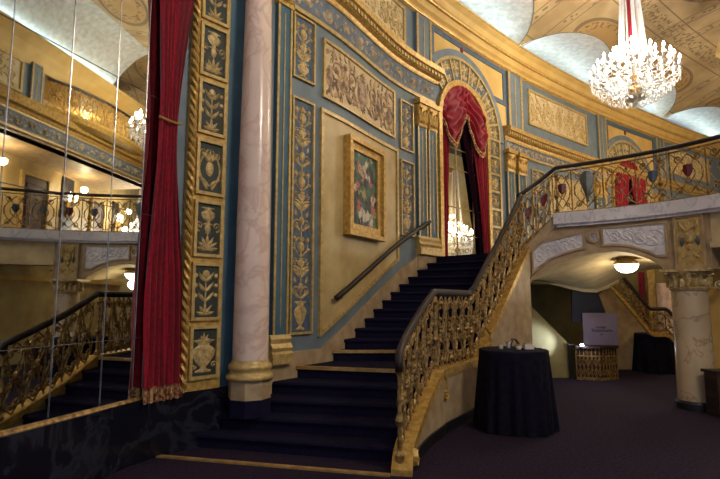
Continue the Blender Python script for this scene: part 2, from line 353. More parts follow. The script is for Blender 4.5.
def painting_mat():
    m = mat('flower_painting', lin(70, 110, 84), lin(18, 34, 30), .5, scale=4, detail=5, pos=(.38, .62)); nt = m.node_tree; L = nt.links.new; b = nt.nodes['Principled BSDF']
    cr = [n for n in nt.nodes if n.type == 'VALTORGB'][0]; tc = [n for n in nt.nodes if n.type == 'TEX_COORD'][0]; last = cr.outputs[0]
    for sc, th, col, seed in ((3.2, .6, lin(206, 196, 176), 3.), (4.5, .62, lin(176, 92, 84), 9.), (5., .67, lin(170, 150, 80), 17.), (3.5, .57, lin(24, 24, 38), 31.)):
        mp = nt.nodes.new('ShaderNodeMapping'); mp.inputs['Location'].default_value = (seed, seed * .7, seed * .3); L(tc.outputs['Object'], mp.inputs[0])
        n = nt.nodes.new('ShaderNodeTexNoise'); n.inputs['Scale'].default_value = sc; n.inputs['Detail'].default_value = 3; L(mp.outputs[0], n.inputs['Vector'])
        mr = nt.nodes.new('ShaderNodeMapRange'); mr.inputs['From Min'].default_value = th - .05; mr.inputs['From Max'].default_value = th; L(n.outputs['Fac'], mr.inputs['Value'])
        mx = nt.nodes.new('ShaderNodeMixRGB'); mx.inputs['Color2'].default_value = col; L(mr.outputs[0], mx.inputs['Fac']); L(last, mx.inputs['Color1']); last = mx.outputs[0]
    L(last, b.inputs['Base Color']); return m
M['art'] = painting_mat()

# ------------------------------------------------------------------ plan curves
WALL = Curve([(-3.41, 2.67), (-2.96, 4.07), (-2.66, 5.02), (-2.36, 5.99), (-1.28, 7.27), (-.43, 8.42), (.66, 10.3), (1.66, 11.52), (3.2, 13.15), (4.7, 14.6),
              (6.45, 16.1), (8.5, 17.75), (11.3, 19.8), (14.2, 21.8), (18, 24.2), (22, 26.6), (25, 28.4)], 4)
STR = Curve([(.31, 5.42), (.38, 5.8), (.63, 6.5), (.92, 7.1), (.97, 7.22), (1.66, 8.36), (1.77, 8.5), (2.4, 9.3), (3.1, 10.08)])
BR = Curve([(3.1, 10.08), (3.5, 10.2), (3.9, 10.12), (4.9, 9.4), (5.65, 8.5), (6.25, 7.3), (6.6, 6.0), (6.75, 4.5)])
def interp(xs, ys, x):
    if x <= xs[0]: return ys[0]
    for a, b, c, d in zip(xs, xs[1:], ys, ys[1:]):
        if x <= b: return c + (d - c) * (x - a) / (b - a)
    return ys[-1]
sk, bk = STR.knots, BR.knots
zst = lambda s: interp(sk, [0.03, .19, .48, .79, .79, .79, .87, 1.7, 2.72], s)
zbr = lambda s: interp(bk[:3], [2.72, 3.06, 3.42], s)
R_ = .158
ARCH = [(2.9, 1.74), (3.08, 1.88), (3.18, 2.0), (3.34, 2.14), (3.5, 2.26), (3.71, 2.4), (4.12, 2.56), (4.5, 2.63), (4.75, 2.63), (4.92, 2.59), (5.13, 2.47), (5.26, 2.33), (5.3, 2.23)]
arch_z = lambda s: interp([a for a, b in ARCH], [b for a, b in ARCH], BR.at(s)[0])
def br_s(X): return min(BR.s, key=lambda s: abs(BR.at(s)[0] - X))

# ------------------------------------------------------------------ floor, walls, ceiling
m = MB(); m.prism([(-6, -3), (10, -3), (30, 22), (30, 32), (20, 30), (8, 22), (-6, 8)], -.2, 0); struct(m, 'floor', M['floor'])
ARC = dict(cs=6.49, cz=5.98, r=1.05)
def arch_top(t): d = ARC['r'] ** 2 - (t - ARC['cs']) ** 2; return ARC['cz'] + math.sqrt(max(d, 0))
a0, a1 = ARC['cs'] - ARC['r'], ARC['cs'] + ARC['r']
m = MB(); slab(m, WALL, -1.5, a0, 0, 8.9, -.35, 0); slab(m, WALL, a0, a1, arch_top, 8.9, -.35, 0, n=32); slab(m, WALL, a1, 27, 0, 8.9, -.35, 0)
slab(m, WALL, a0, a1, 0, 2.66, -.35, 0)
struct(m, 'wall_left', M['blue'])
m = MB(); slab(m, WALL, -5.2, -1.7, 0, 8.9, -.6, -.12); slab(m, WALL, -5.2, -1.7, 7.4, 8.9, -.12, 0); struct(m, 'wall_mirror', M['blue'])
# vaulted ceiling with lunettes above the cornice
def lun(s):
    f = ((s + 24 - 9.05) / 4.8) % 1; return .62 * math.sqrt(max(0, 1 - (2 * f - 1) ** 2))
ws = [-.3, 0, .15, .3, .45, .6, .8, 1.0, 1.2, 1.45, 1.7, 2.0, 2.3, 2.6, 3.0, 3.5, 4, 4.5, 5.5, 7, 8.5, 10, 11.5, 13, 15]
def zceil(s, w): return 8.82 + max(1.2 * math.sin(PI / 2 * min(1, max(0, w) / 4.5)), lun(s))
ss = [-6 + .1 * i for i in range(331)]
mC = MB(); mL = MB(); mC.uv = []; mL.uv = []
def wb(s): return max(.32, 4.5 * 2 / PI * math.asin(min(1, lun(s) / 1.2)))
for t, f in ((mL, lambda s: [-.3 + (wb(s) + .3) * k / 6 for k in range(7)]), (mC, lambda s: [wb(s) + (15 - wb(s)) * (k / 24) ** 1.8 for k in range(25)])):
    rows = []
    for s in ss:
        w_ = f(s); rows.append([WALL.P(s, zceil(s, w), w) for w in w_]); t.uv += [(s, w) for w in w_]
    t.grid(rows)
struct(mC, 'ceiling', M['ceil'], recalc=False); struct(mL, 'ceiling', M['lun'], recalc=False)
m = MB()          # thin dark line that outlines each lunette against the vault
for k in range(-2, 5):
    c0 = 9.05 + 4.8 * k; pts = []
    for i in range(25):
        s = c0 + .02 + 4.76 * i / 24; l = lun(s); w = 4.5 * 2 / PI * math.asin(min(1, l / 1.2)); pts.append(WALL.P(s, 8.82 + l - .015, w))
    m.tube(pts, .012, 5)
struct(m, 'trim_1', M['olive'])
# main cornice under the vault
m = MB(); profile(m, WALL, -5.6, 27, [(-.05, 8.16), (.05, 8.16), (.08, 8.28), (.16, 8.32), (.2, 8.46), (.3, 8.5), (.36, 8.62), (.46, 8.68), (.46, 8.78), (.34, 8.8), (-.05, 8.76)])
struct(m, 'trim_2', M['tan'])
m = MB()
for z, o, r in ((8.2, .07, .035), (8.47, .25, .03), (8.73, .46, .035)): m.tube([WALL.P(-5.4 + .3 * i, z, o) for i in range(107)], r, 6)
struct(m, 'trim_3', M['gold'])
# cove tubes lying on the cornice, hidden from the floor
for i, (sa, sb) in enumerate(((-4.4, 4.0), (4.4, 8.6), (9.0, 13.4), (13.8, 18.2), (18.6, 24))):
    m = MB(); m.tube([WALL.P(sa + (sb - sa) * k / 16, 8.86, .2) for k in range(17)], .03, 6)
    tag(m.build('cove_light_tube', M['cove']), 'cool white light tube lying hidden on the cornice, ' + ['above the tall mirror', 'above the curtained arch', 'above the wide tan relief panel', 'above the smaller red draped arch', 'at the far end of the hall'][i], 'light tube', 'cove light tubes on the cornice')

# ------------------------------------------------------------------ lower-left register: frieze and entablature
def frieze(label, s0, s1, z0, z1, c=WALL, off=0, g='frieze'):
    m = MB(); slab(m, c, s0, s1, z0, z1, off - .02, off + .02); f = tag(m.build('frieze', M['frz']), label, 'frieze')
    m = MB(); slab(m, c, s0, s1, z0 - .05, z0 + .02, off, off + .05); slab(m, c, s0, s1, z1 - .02, z1 + .03, off, off + .05); m.build('border_moulding', M['goldlt'], f)
    m = MB(); o = Orn(m, lambda x, z, h: c.P(x, z, off + .021 + h)); rinceau(o, s0 + .05, s1 - .05, z0 + .05, z1 - .05); m.build('scroll_relief', M['frzo'], f)
frieze('grey-blue frieze with faded scrolls beneath the cornice above the staircase', .38, 5.25, 6.25, 6.72)
frieze('grey-blue scroll frieze to the right of the curtained arch', 8.5, 14.6, 5.84, 6.14)
def entablature(s0, s1, z, label):
    m = MB(); profile(m, WALL, s0, s1, [(-.05, z), (.06, z), (.08, z + .06), (.16, z + .09), (.17, z + .18), (.24, z + .2), (.26, z + .3), (.1, z + .34), (-.05, z + .34)])
    e = tag(m.build('cornice', M['gold']), label, 'cornice')
    m = MB(); n = int((s1 - s0) / .12)
    for i in range(n):
        s = s0 + (i + .5) * (s1 - s0) / n; slab(m, WALL, s - .04, s + .04, z + .1, z + .175, .15, .2, n=1)
    m.build('dentil_row', M['goldlt'], e)
entablature(-.35, 5.36, 6.72, 'gilded dentil cornice running down the wall to the curtained arch')
entablature(8.45, 25, 6.16, 'gilded dentil cornice right of the curtained arch, above the gallery')

# ------------------------------------------------------------------ wall panels
def wall_panel(label, s0, s1, z0, z1, field, kind, seed=0, fw=.034, frm='goldlt', orn='ornt', cat='wall panel', name='wall_panel', c=WALL, off=0, group=None):
    zz = min(cv(z0, s0), cv(z0, s1)); t = thing(name, c.P((s0 + s1) / 2, zz, off + .02), label, cat, group)
    m = MB(); slab(m, c, s0 + fw * .5, s1 - fw * .5, z0, z1, off - .01, off + .012, n=8); m.build('field', M[field], t)
    m = MB(); frame(m, c, s0, s1, z0, z1, fw, off - .01, off + .05); m.build('frame', M[frm], t)
    if kind:
        m = MB(); o = Orn(m, lambda x, z, h: c.P(x, z, off + .013 + h))
        p = fw + .03
        if kind == 'tall': candelabra(o, (s0 + s1) / 2, z0 + p, z1 - p, s1 - s0 - 2 * p, seed)
        elif kind == 'wide': big_relief(o, s0 + p, s1 - p, z0 + p, z1 - p, seed)
        m.build('relief_ornament', M[orn], t)
    return t
wall_panel('short blue grotesque panel with gold candelabrum, upper left beside cream relief', .38, .87, 5.12, 6.16, 'bluefield', 'tall', 1)
wall_panel('tall narrow blue panel with gold urns and masks behind the marble column', .38, .87, 1.24, 4.82, 'bluefield', 'tall', 0)
wall_panel('wide cream relief panel of figures and scrolls above the framed painting', 1.08, 3.66, 5.02, 6.03, 'cream', 'wide', 0, .05, orn='rose')
zC = lambda t: 1.18 + (max(t, 1.04) - 1.04) * .494
wall_panel('large plain beige panel with slanted lower edge behind the framed painting', 1.03, 3.77, zC, 4.82, 'beige', None, fw=.06)
wall_panel('short blue grotesque panel above the top of the handrail', 3.88, 4.39, 4.87, 5.95, 'bluefield', 'tall', 2)
wall_panel('narrow blue grotesque panel behind the top end of the handrail', 3.88, 4.39, 3.06, 4.65, 'bluefield', 'tall', 1)
wall_panel('upper tan relief panel with gold frame cut off by the photo top, left of arch', 1.5, 4.12, 7.22, 8.08, 'cream', 'wide', 0, .07)
wall_panel('wide tan relief panel with scrolling figures, right of the curtained arch', 9.87, 13.4, 6.88, 7.98, 'cream', 'wide', 1, .07)
wall_panel('far tan relief panel beyond the smaller red draped arch', 19.5, 23, 6.86, 7.96, 'cream', 'wide', 1, .07)
wall_panel('narrow blue panel behind the stair top balustrade right of the paired pilasters', 9.9, 10.6, 3.2, 5.55, 'bluefield', 'tall', 2)
wall_panel('tan panel behind the dark heart ornaments of the gallery balustrade', 10.85, 13.2, 3.2, 5.55, 'beige', 'tall', 1)
wall_panel('far beige panel behind the right end of the gallery balustrade', 19.5, 23, 3.2, 5.5, 'beige', None)

# skirting that climbs with the stairs, teal band above it
m = MB(); slab(m, WALL, -.35, .05, .3, .95, 0, .06); slab(m, WALL, .05, 1.1, .6, 1.0, 0, .05)
slab(m, WALL, 1.1, 4.9, lambda t: .5 + (t - 1.1) * .45, lambda t: 1.0 + (t - 1.1) * .49, 0, .05); slab(m, WALL, 4.45, 5.4, 2.4, 2.98, 0, .07); struct(m, 'baseboard_left', M['stone'])
m = MB(); slab(m, WALL, 7.65, 14.6, 2.4, 2.98, 0, .07); struct(m, 'baseboard_gallery', M['stone'])

# ------------------------------------------------------------------ pilasters
def pilaster(label, s0, s1, z0, z1, cap=.6, base=True, field='teal', group=None, c=WALL, off=0):
    t = thing('pilaster', c.P((s0 + s1) / 2, z0, off + .03), label, 'pilaster', group); w = s1 - s0
    zb = z0 + (.4 if base else 0)
    m = MB(); slab(m, c, s0, s1, zb, z1 - cap, off - .01, off + .07); m.build('shaft', M[field], t)
    m = MB(); e = w * .13
    slab(m, c, s0, s0 + e, zb, z1 - cap, off + .07, off + .085); slab(m, c, s1 - e, s1, zb, z1 - cap, off + .07, off + .09)
    slab(m, c, s0 + w * .47, s0 + w * .53, zb + .1, z1 - cap - .1, off + .07, off + .08); m.build('fillet', M['goldlt'], t)
    if base:
        m = MB(); profile(m, c, s0 - .05, s1 + .05, [(off - .01, z0), (off + .15, z0), (off + .15, z0 + .14), (off + .12, z0 + .17), (off + .14, z0 + .22), (off + .1, z0 + .28), (off + .11, z0 + .34), (off + .08, z0 + .4), (off - .01, z0 + .4)]); m.build('base', M['goldlt'], t)
    if cap:
        m = MB(); zc = z1 - cap
        profile(m, c, s0 - .02, s1 + .02, [(off - .01, zc), (off + .1, zc), (off + .11, zc + .04), (off + .08, zc + .07), (off + .1, zc + .3 * cap), (off + .14, zc + .75 * cap), (off + .15, zc + .8 * cap), (off - .01, zc + .8 * cap)])
        slab(m, c, s0 - .05, s1 + .05, zc + .82 * cap, z1, off - .01, off + .18)
        o = Orn(m, lambda x, z, h: c.P(x, z, off + .12 + h)); cx = (s0 + s1) / 2
        for k in (-1, 0, 1): o.leaf(cx + k * w * .34, zc + .06, PI / 2, cap * .5, w * .34, .04)
        for sg in (-1, 1): o.spiral(cx + sg * w * .36, zc + cap * .66, w * .2, PI / 2, 1.3, -sg, .035, .04)
        m.build('capital', M['gold'], t)
    return t
pilaster('blue pilaster with gilded base peeping out right of the marble column', .03, .31, .86, 6.62, .5)
pilaster('left one of the paired blue pilasters beside the curtained arch', 4.5, 4.82, 2.7, 6.12)
pilaster('pilaster touching the arch moulding, right one of the pair left of the curtain', 4.9, 5.22, 2.7, 6.12)
pilaster('left one of the paired pilasters just right of the curtained arch', 8.5, 8.87, 2.7, 5.84)
pilaster('right one of the paired pilasters right of the curtained arch', 9.08, 9.5, 2.7, 5.84)
pilaster('upper gold-striped pilaster left of the arch spandrel', 4.5, 5.08, 7.08, 8.16, .0, False, 'blue')
pilaster('upper gold-striped pilaster between arch spandrel and wide tan relief', 8.7, 9.45, 6.5, 8.16, .0, False, 'blue')
pilaster('upper pilaster between wide tan relief and the smaller arch', 14.1, 14.65, 6.5, 8.16, .0, False, 'blue')
pilaster('upper pilaster right of the smaller red draped arch', 18.4, 19.05, 6.5, 8.16, .0, False, 'blue')
pilaster('lower blue pilaster left of the smaller red draped arch', 13.7, 14.4, 2.7, 5.8)
pilaster('lower blue pilaster right of the smaller red draped arch', 17.9, 18.6, 2.7, 5.8)

# ------------------------------------------------------------------ curtained arch
def arch_set(cs, cz, r, s0, s1, z1, zb, big=True):
    rb = r * 1.83; t0 = max(s0, cs - rb); t1 = min(s1, cs + rb)
    def zin(t):
        d = rb * rb - (t - cs) ** 2; return cz + math.sqrt(max(d, 0))
    m = MB(); slab(m, WALL, s0, s1, lambda t: max(zin(t), 6.5), z1, 0, .015, n=60); w = tag(m.build('arch_spandrel', M['tan']), ('broad' if big else 'smaller distant') + ' tan spandrel field with blue border over the ' + ('curtained arch' if big else 'far red draped arch'), 'wall panel')
    m = MB(); frame(m, WALL, s0, s1, 6.5 if not big else 7.1, z1, .13, .005, .04); m.build('border', M['bluefield'], w)
    m = MB(); o = Orn(m, lambda x, z, h: WALL.P(x, z, .016 + h)); o.dome(cs, (cz + rb + z1) / 2 - .02, .07, .1, .05); m.build('boss', M['shred'], w)
    t = thing('arch_surround', WALL.P(cs, zb, .05), ('large round arch surround with fan of grey panels framing the red velvet swags' if big else 'smaller far arch surround with fan panels seen through the gallery balustrade'), 'arch')
    al, ar = (math.acos((t0 - cs) / rb) if t0 > cs - rb else PI), (math.acos((t1 - cs) / rb) if t1 < cs + rb else 0)
    m = MB(); ring(m, WALL, cs, cz, r * 1.66, r * 1.83, ar, al, 0, .05); m.build('outer_band', M['blue'], t)
    lim = math.acos(max(-1, (t0 - cs) / (r * 1.65))) if big else PI
    m = MB(); ring(m, WALL, cs, cz, r * 1.6, r * 1.67, 0, lim, .02, .06); nr = 9
    for k in range(nr + 1):
        a = lim * k / nr; da = .02; ring(m, WALL, cs, cz, r * 1.1, r * 1.6, a - da, a + da, .02, .055, 2)
    m.build('rib', M['goldlt'], t)
    for k in range(nr):
        m = MB(); ring(m, WALL, cs, cz, r * 1.06, r * 1.6, lim * k / nr, lim * (k + 1) / nr, 0, .025, 4); fp = m.build('fan_panel', M['vous'], t)
        m = MB(); o = Orn(m, lambda x, z, h: WALL.P(x, z, .026 + h)); a = lim * (k + .5) / nr; q = r / 1.06
        for rr, sc in ((1.22, .8), (1.45, 1.05)):
            px, pz = cs + r * rr * math.cos(a), cz + r * rr * math.sin(a); o.dome(px, pz, .08 * q * sc, .08 * q * sc)
            for e in (-1, 1):
                o.spiral(px + e * .13 * q * sc * math.sin(a), pz - e * .13 * q * sc * math.cos(a), .09 * q * sc, a, 1.1, e, .035); o.leaf(px, pz, a + PI / 2 * (1 - e), .16 * q, .08)
                o.leaf(px, pz, a + e * 1.1, .19 * q * sc, .06); o.leaf(px, pz, a + PI + e * 1.1, .19 * q * sc, .06)
        m.build('fan_relief', M['ornt'], fp)
    m = MB(); ring(m, WALL, cs, cz, r * .97, r * 1.1, 0, PI, -.04, .09)
    slab(m, WALL, cs - r * 1.1, cs - r * .97, zb, cz, -.04, .09); slab(m, WALL, cs + r * .97, cs + r * 1.1, zb, cz, -.04, .09); m.build('inner_moulding', M['gold'], t)
    # jamb of small panels under the fan on the right
    js0, js1 = cs + r * 1.12, cs + r * 1.62; n = 7; q = (cz - zb) / n
    m = MB(); slab(m, WALL, js0, js1, zb, cz, 0, .025); m.build('jamb_field', M['vous'], t)
    m = MB(); slab(m, WALL, js1 - .05, js1 + .03, zb, cz, .02, .06)
    for k in range(n + 1): slab(m, WALL, js0, js1, zb + k * q - .03, zb + k * q + .03, .02, .055)
    m.build('jamb_rib', M['goldlt'], t)
    m = MB(); o = Orn(m, lambda x, z, h: WALL.P(x, z, .026 + h))
    for k in range(n): small_panel(o, (js0 + js1) / 2, zb + k * q + .05, zb + (k + 1) * q - .05, (js1 - js0) * .8, k)
    m.build('jamb_relief', M['ornt'], t)
arch_set(6.49, 5.98, 1.05, 5.12, 8.62, 8.14, 2.69)
arch_set(16.1, 5.75, 1.1, 14.72, 18.3, 8.1, 2.69, False)
# tall mirror in the arch
m = MB(); slab(m, WALL, a0 - .02, a1 + .02, 2.6, 7.1, -.12, -.08, n=1)
am = tag(m.build('arched_mirror', M['mirror']), 'tall arched mirror between red curtains at the head of the stairs', 'mirror')
m = MB()
for s in (6.25, 7.0): m.tube([WALL.P(s, 2.7, -.06), WALL.P(s, 7.0, -.06)], .012, 5)
for z in (3.3, 3.95, 4.9, 5.4): m.tube([WALL.P(a0, z, -.075), WALL.P(a1, z, -.075)], .012, 5)
m.build('glazing_bar', M['goldlt'], am)

def drape(name, label, c, sl, sr, z0, z1, off, folds=6, amp=.05, n=48, matn='velvet', zt=None, cat='curtain', parent=None, off1=None):
    """hanging cloth; sl(z), sr(z) give its edges on curve c"""
    m = MB(); rows = []; K = 26
    for k in range(K + 1):
        q = k / K; row = []
        for i in range(n + 1):
            u = i / n; zt_ = cv(zt, sl(z1) + (sr(z1) - sl(z1)) * u) if zt else z1; z = z0 + (zt_ - z0) * q
            s = sl(z) + (sr(z) - sl(z)) * u; squeeze = min(1.2, (sr(z) - sl(z)) / max(.01, sr(z0) - sl(z0)))
            a = amp * (.55 + .45 * squeeze)
            row.append(c.P(s, z, off + a * math.sin(2 * PI * folds * u + .5 * math.sin(3 * z)) + .4 * a * math.sin(2 * PI * folds * 2.3 * u + 1 + .4 * z)))
        rows.append(row)
    o = len(m.v); m.grid(rows)
    return tag(m.build(name, M[matn], parent, smooth=True, recalc=False), label, cat) if label else m.build(name, M[matn], parent, smooth=True, recalc=False)
def thicken(o, t=.012): md = o.modifiers.new('Solidify', 'SOLIDIFY'); md.thickness = t
def swag(label, cs, cz, r, sg, off):
    """gathered swag from the arch crown to the springing; sg=-1 left, +1 right"""
    t = thing('curtain_swag', WALL.P(cs + sg * r * .5, cz - .8, off), label, 'curtain'); m = MB(); rows = []; N = 40; K = 40; bot = []
    for i in range(N + 1):
        u = i / N; s = cs + sg * r * .98 * u; top = cz + r * .98 * math.sqrt(max(0, 1 - (.98 * u) ** 2)) - .01
        low = cz + r * (.30 - .12 * u - .78 * math.sin(PI * u ** 1.25) ** .9)      # sagging lower edge
        row = []
        for k in range(K + 1):
            v = k / K; z = top + (low - top) * v; sag = math.sin(PI * u)
            f = .1 * sag * v + .07 * math.sin(PI * 2 * (v * 4.2 - .2)) * (.25 + .75 * sag) * min(1, v * 4 + .2) + .04 * math.sin(u * 30) * (1 - sag) + .03 * math.sin(9 * u + 8 * v)
            row.append(WALL.P(s, z, off + f))
        rows.append(row); bot.append(row[-1])
    m.grid(rows); b = m.build('drape', M['velvet'], t, smooth=True, recalc=False)
    m = MB(); m.grid([[p, (p[0], p[1], p[2] - .05), (p[0], p[1], p[2] - .1)] for p in bot]); m.tube(bot, .028, 6); m.build('fringe', M['fringe'], t)
swag('left red velvet swag with gold fringe filling the arch crown', 6.49, 5.98, 1.05, -1, .06)
swag('right red velvet swag with gold fringe filling the arch crown', 6.49, 5.98, 1.05, 1, .06)
drape('curtain', 'long red velvet curtain hanging at the left side of the arched mirror', WALL, lambda z: 5.46, lambda z: 5.46 + .2 + .2 * (z - 2.7) / 3.3, 2.72, 6.0, .03, 4, .03)
drape('curtain', 'long red velvet curtain hanging at the right side of the arched mirror', WALL, lambda z: 7.53 - .24 - .5 * max(0, (z - 2.7) / 3.3) ** 1.5, lambda z: 7.53, 2.72, 6.0, .03, 6, .03)
drape('curtain_lining', 'plum curtain lining hanging just inside the right red curtain', WALL, lambda z: 7.22 - .78 * max(0, (z - 2.7) / 3.4), lambda z: 7.36 - .55 * max(0, (z - 2.7) / 3.4), 2.72, 6.4, -.02, 4, .02, matn='velvd')
# smaller far arch: red draped doorway
m = MB(); slab(m, WALL, 15.15, 17.05, 2.7, 6.6, -.01, .02); tag(m.build('doorway', M['velvd']), 'dark doorway between the far red drapes behind the gallery balustrade', 'doorway')
drape('curtain', 'far red drape on the left of the doorway behind the gallery balustrade', WALL, lambda z: 14.97, lambda z: 15.45 + .65 * max(0, (z - 2.7) / 3.8) ** 1.4, 2.72, 6.0, .12, 5, .05, zt=lambda s: 5.75 + math.sqrt(max(0, 1.12 - (s - 16.1) ** 2)))
drape('curtain', 'far red drape on the right of the doorway behind the gallery balustrade', WALL, lambda z: 16.75 - .65 * max(0, (z - 2.7) / 3.8) ** 1.4, lambda z: 17.23, 2.72, 6.0, .12, 5, .05, zt=lambda s: 5.75 + math.sqrt(max(0, 1.12 - (s - 16.1) ** 2)))

# ------------------------------------------------------------------ gilded pilaster of stacked panels, curtain, tall mirror
gp = thing('panelled_pilaster', WALL.P(-1.1, .66, .05), 'gilded upright strip of stacked urn panels between red curtain and marble column', 'pilaster')
m = MB(); slab(m, WALL, -1.34, -.78, .66, 8.1, 0, .06); m.build('backing', M['gold'], gp)
m = MB()
N = 460; pts = []
for ph in (0, PI):
    pts = [WALL.P(-1.3 + .026 * math.cos(z * 26 + ph), z, .085 + .026 * math.sin(z * 26 + ph)) for z in [.67 + 7.4 * i / N for i in range(N + 1)]]; m.tube(pts, .024, 5)
m.build('rope_moulding', M['gold'], gp)
zs = [.82, 1.52, 2.30, 3.08, 3.86, 4.62, 5.38, 6.14, 6.9]
for k, z0 in enumerate(zs):
    z1 = z0 + (.58 if k == 0 else .65); m = MB(); slab(m, WALL, -1.19, -.86, z0, z1, .055, .066); p = m.build('panel', M['green'], gp)
    m = MB(); frame(m, WALL, -1.23, -.82, z0 - .03, z1 + .03, .04, .055, .1); m.build('panel_frame', M['goldlt'], p)
    m = MB(); o = Orn(m, lambda x, z, h: WALL.P(x, z, .067 + h)); small_panel(o, -1.025, z0 + .02, z1 - .02, .4, [0, 1, 2, 3, 1, 2, 1, 3, 2][k]); m.build('panel_relief', M['ornt'], p)
m = MB(); slab(m, WALL, -.77, -.3, .66, 8.1, 0, .02); struct(m, 'trim_4', M['teal'])

cur = thing('curtain', WALL.P(-1.7, .62, .2), 'tall floor-length red velvet curtain tied back beside the tall wall mirror', 'curtain')
hw = lambda z: .135 + .135 * min(1, ((z - 3.85) / 1.6) ** 2 if z > 3.85 else ((3.85 - z) / 1.9) ** 2)
cc = lambda z: -1.595 - .06 * math.sin(max(0, min(1, (z - .6) / 6)) * PI)
drape('drape', None, WALL, lambda z: cc(z) - hw(z), lambda z: cc(z) + hw(z),   .78, 7.6, .095, 6, .05, 72, parent=cur)
m = MB(); K = 72; rows = []
for z in (.62, .7, .79): rows.append([WALL.P(cc(z) - hw(z) + 2 * hw(z) * i / K, z, .1 + .05 * math.sin(2 * PI * 6 * i / K + .5 * math.sin(3 * z)) + .012 * math.sin(i * 2.2)) for i in range(K + 1)])
m.grid(rows); m.build('tassel_fringe', M['fringe'], cur, recalc=False)
m = MB(); m.tube([WALL.P(cc(3.85) - .17 + .34 * i / 10, 3.85 - .03 * math.sin(PI * i / 10), .12 + .05 * math.sin(PI * i / 10)) for i in range(11)], .016, 6); m.build('tieback', M['brass'], cur)

hm = math.radians(18); dm = (math.sin(hm), math.cos(hm)); m0 = (-2.36, 5.99)
MI = lambda t, z, o=0.: (m0[0] - dm[0] * t + dm[1] * o, m0[1] - dm[1] * t - dm[0] * o, z)
wm = thing('wall_mirror', MI(1.8, .62), 'tall wall mirror in bronze-jointed panes left of the red curtain', 'mirror')
def mbar(m, t0, z0, t1, z1, w=.012): m.hexa([MI(t0, z0, 0), MI(t1, z1 if t0 == t1 else z0, 0), MI(t1, z1 if t0 == t1 else z0, .012), MI(t0, z0, .012)], [MI(t0, z0, 0)] * 4) if 0 else m.tube([MI(t0, z0, .006), MI(t1, z1, .006)], w, 4)
m = MB(); m.hexa([MI(-.3, .69, -.03), MI(4, .69, -.03), MI(4, .69, 0), MI(-.3, .69, 0)], [MI(-.3, 7.4, -.03), MI(4, 7.4, -.03), MI(4, 7.4, 0), MI(-.3, 7.4, 0)]); m.build('glass', M['mirror'], wm)
m = MB()
for t in (.28, .72, 1.3, 1.9): mbar(m, t, .7, t, 7.4, .0028)
for z in (1.33, 2.7, 4.1, 5.5): mbar(m, -.25, z, 4, z, .003)
m.build('joint_strip', M['steel'], wm)
m = MB(); m.hexa([MI(-.3, .66, -.02), MI(4, .66, -.02), MI(4, .66, .05), MI(-.3, .66, .03)], [MI(-.3, .69, -.02), MI(4, .69, -.02), MI(4, .69, .015), MI(-.3, .69, .015)]); m.build('sill_strip', M['bronze'], wm)
m = MB(); slab(m, WALL, -5.2, -.5, 0, .66, -.5, .06); struct(m, 'baseboard_mirror', M['blackm'])

# ------------------------------------------------------------------ marble columns
def column(label, x, y, z0, zshaft, ztop, r0, r1, shaft, plinth, capm='gold', blackbase=False):
    t = thing('column', (x, y, z0), label, 'column'); n = 40
    if not blackbase:
        m = MB(); m.lathe([(0, z0), (r0 * 1.2, z0), (r0 * 1.2, z0 + .21), (0, z0 + .21)], (x, y, 0), 8); m.build('foot', M['carpet'], t)
        m = MB(); m.lathe([(0, z0 + .21), (r0 * 1.2, z0 + .21), (r0 * 1.2, z0 + .44), (0, z0 + .44)], (x, y, 0), 8); m.build('plinth', M['stone'], t)
        z = z0 + .44
        m = MB(); m.lathe([(0, z), (r0 * 1.3, z), (r0 * 1.34, z + .03), (r0 * 1.3, z + .06), (r0 * 1.16, z + .07), (r0 * 1.12, z + .11), (r0 * 1.2, z + .13), (r0 * 1.22, z + .16), (r0 * 1.17, z + .19), (r0 * 1.06, z + .2), (r0 * 1.04, z + .24)], (x, y, 0), n); m.build('base', M['goldlt' if plinth != 'stone' else 'stone'], t, smooth=True); z += .22
    else:
        z = z0 + .14; m = MB(); m.lathe([(0, z0), (r0 * 1.12, z0), (r0 * 1.12, z0 + .1), (r0 * 1.04, z0 + .14), (0, z0 + .14)], (x, y, 0), n); m.build('base', M['dark'], t)
    m = MB(); H = zshaft - z; m.lathe([(r0 + (r1 - r0) * (i / 12) ** 1.6, z + H * i / 12) for i in range(13)], (x, y, 0), n); m.build('shaft', M[shaft], t, smooth=True)
    m = MB(); h = ztop - zshaft; m.lathe([(r1 * 1.1, zshaft - .03), (r1 * 1.14, zshaft), (r1 * 1.02, zshaft + .03), (r1 * 1.05, zshaft + h * .4), (r1 * 1.3, zshaft + h * .8), (r1 * 1.3, zshaft + h * .84)], (x, y, 0), n)
    f = lambda a, zz, hh: (x + (r1 * 1.06 + hh + .2 * r1 * max(0, (zz - zshaft) / h - .3)) * math.cos(a / r1), y + (r1 * 1.06 + hh + .2 * r1 * max(0, (zz - zshaft) / h - .3)) * math.sin(a / r1), zz)
    o = Orn(m, f)
    for k in range(10):
        a = 2 * PI * r1 * k / 10; o.leaf(a, zshaft + .02, PI / 2, h * .5, r1 * .5, .05); o.leaf(a + PI * r1 / 10, zshaft + .02, PI / 2, h * .75, r1 * .4, .04)
        o.spiral(a, zshaft + h * .7, r1 * .16, 0, 1.2, 1 if k % 2 else -1, .03, .05)
    m.box((x, y, ztop - h * .07), (r1 * 2.7, r1 * 2.7, h * .14), math.radians(50)); m.build('capital', M[capm], t)
column('tall rosy marble column standing on the carpeted steps beside the stacked urn panels', -1.39, 6.72, .316, 6.0, 6.5, .224, .174, 'pink', 'goldlt')
column('stout veined marble column with black foot carrying the gallery arch', 5.46, 8.66, 0, 1.93, 2.24, .275, .262, 'buffm', 'stone', 'ornt', True)

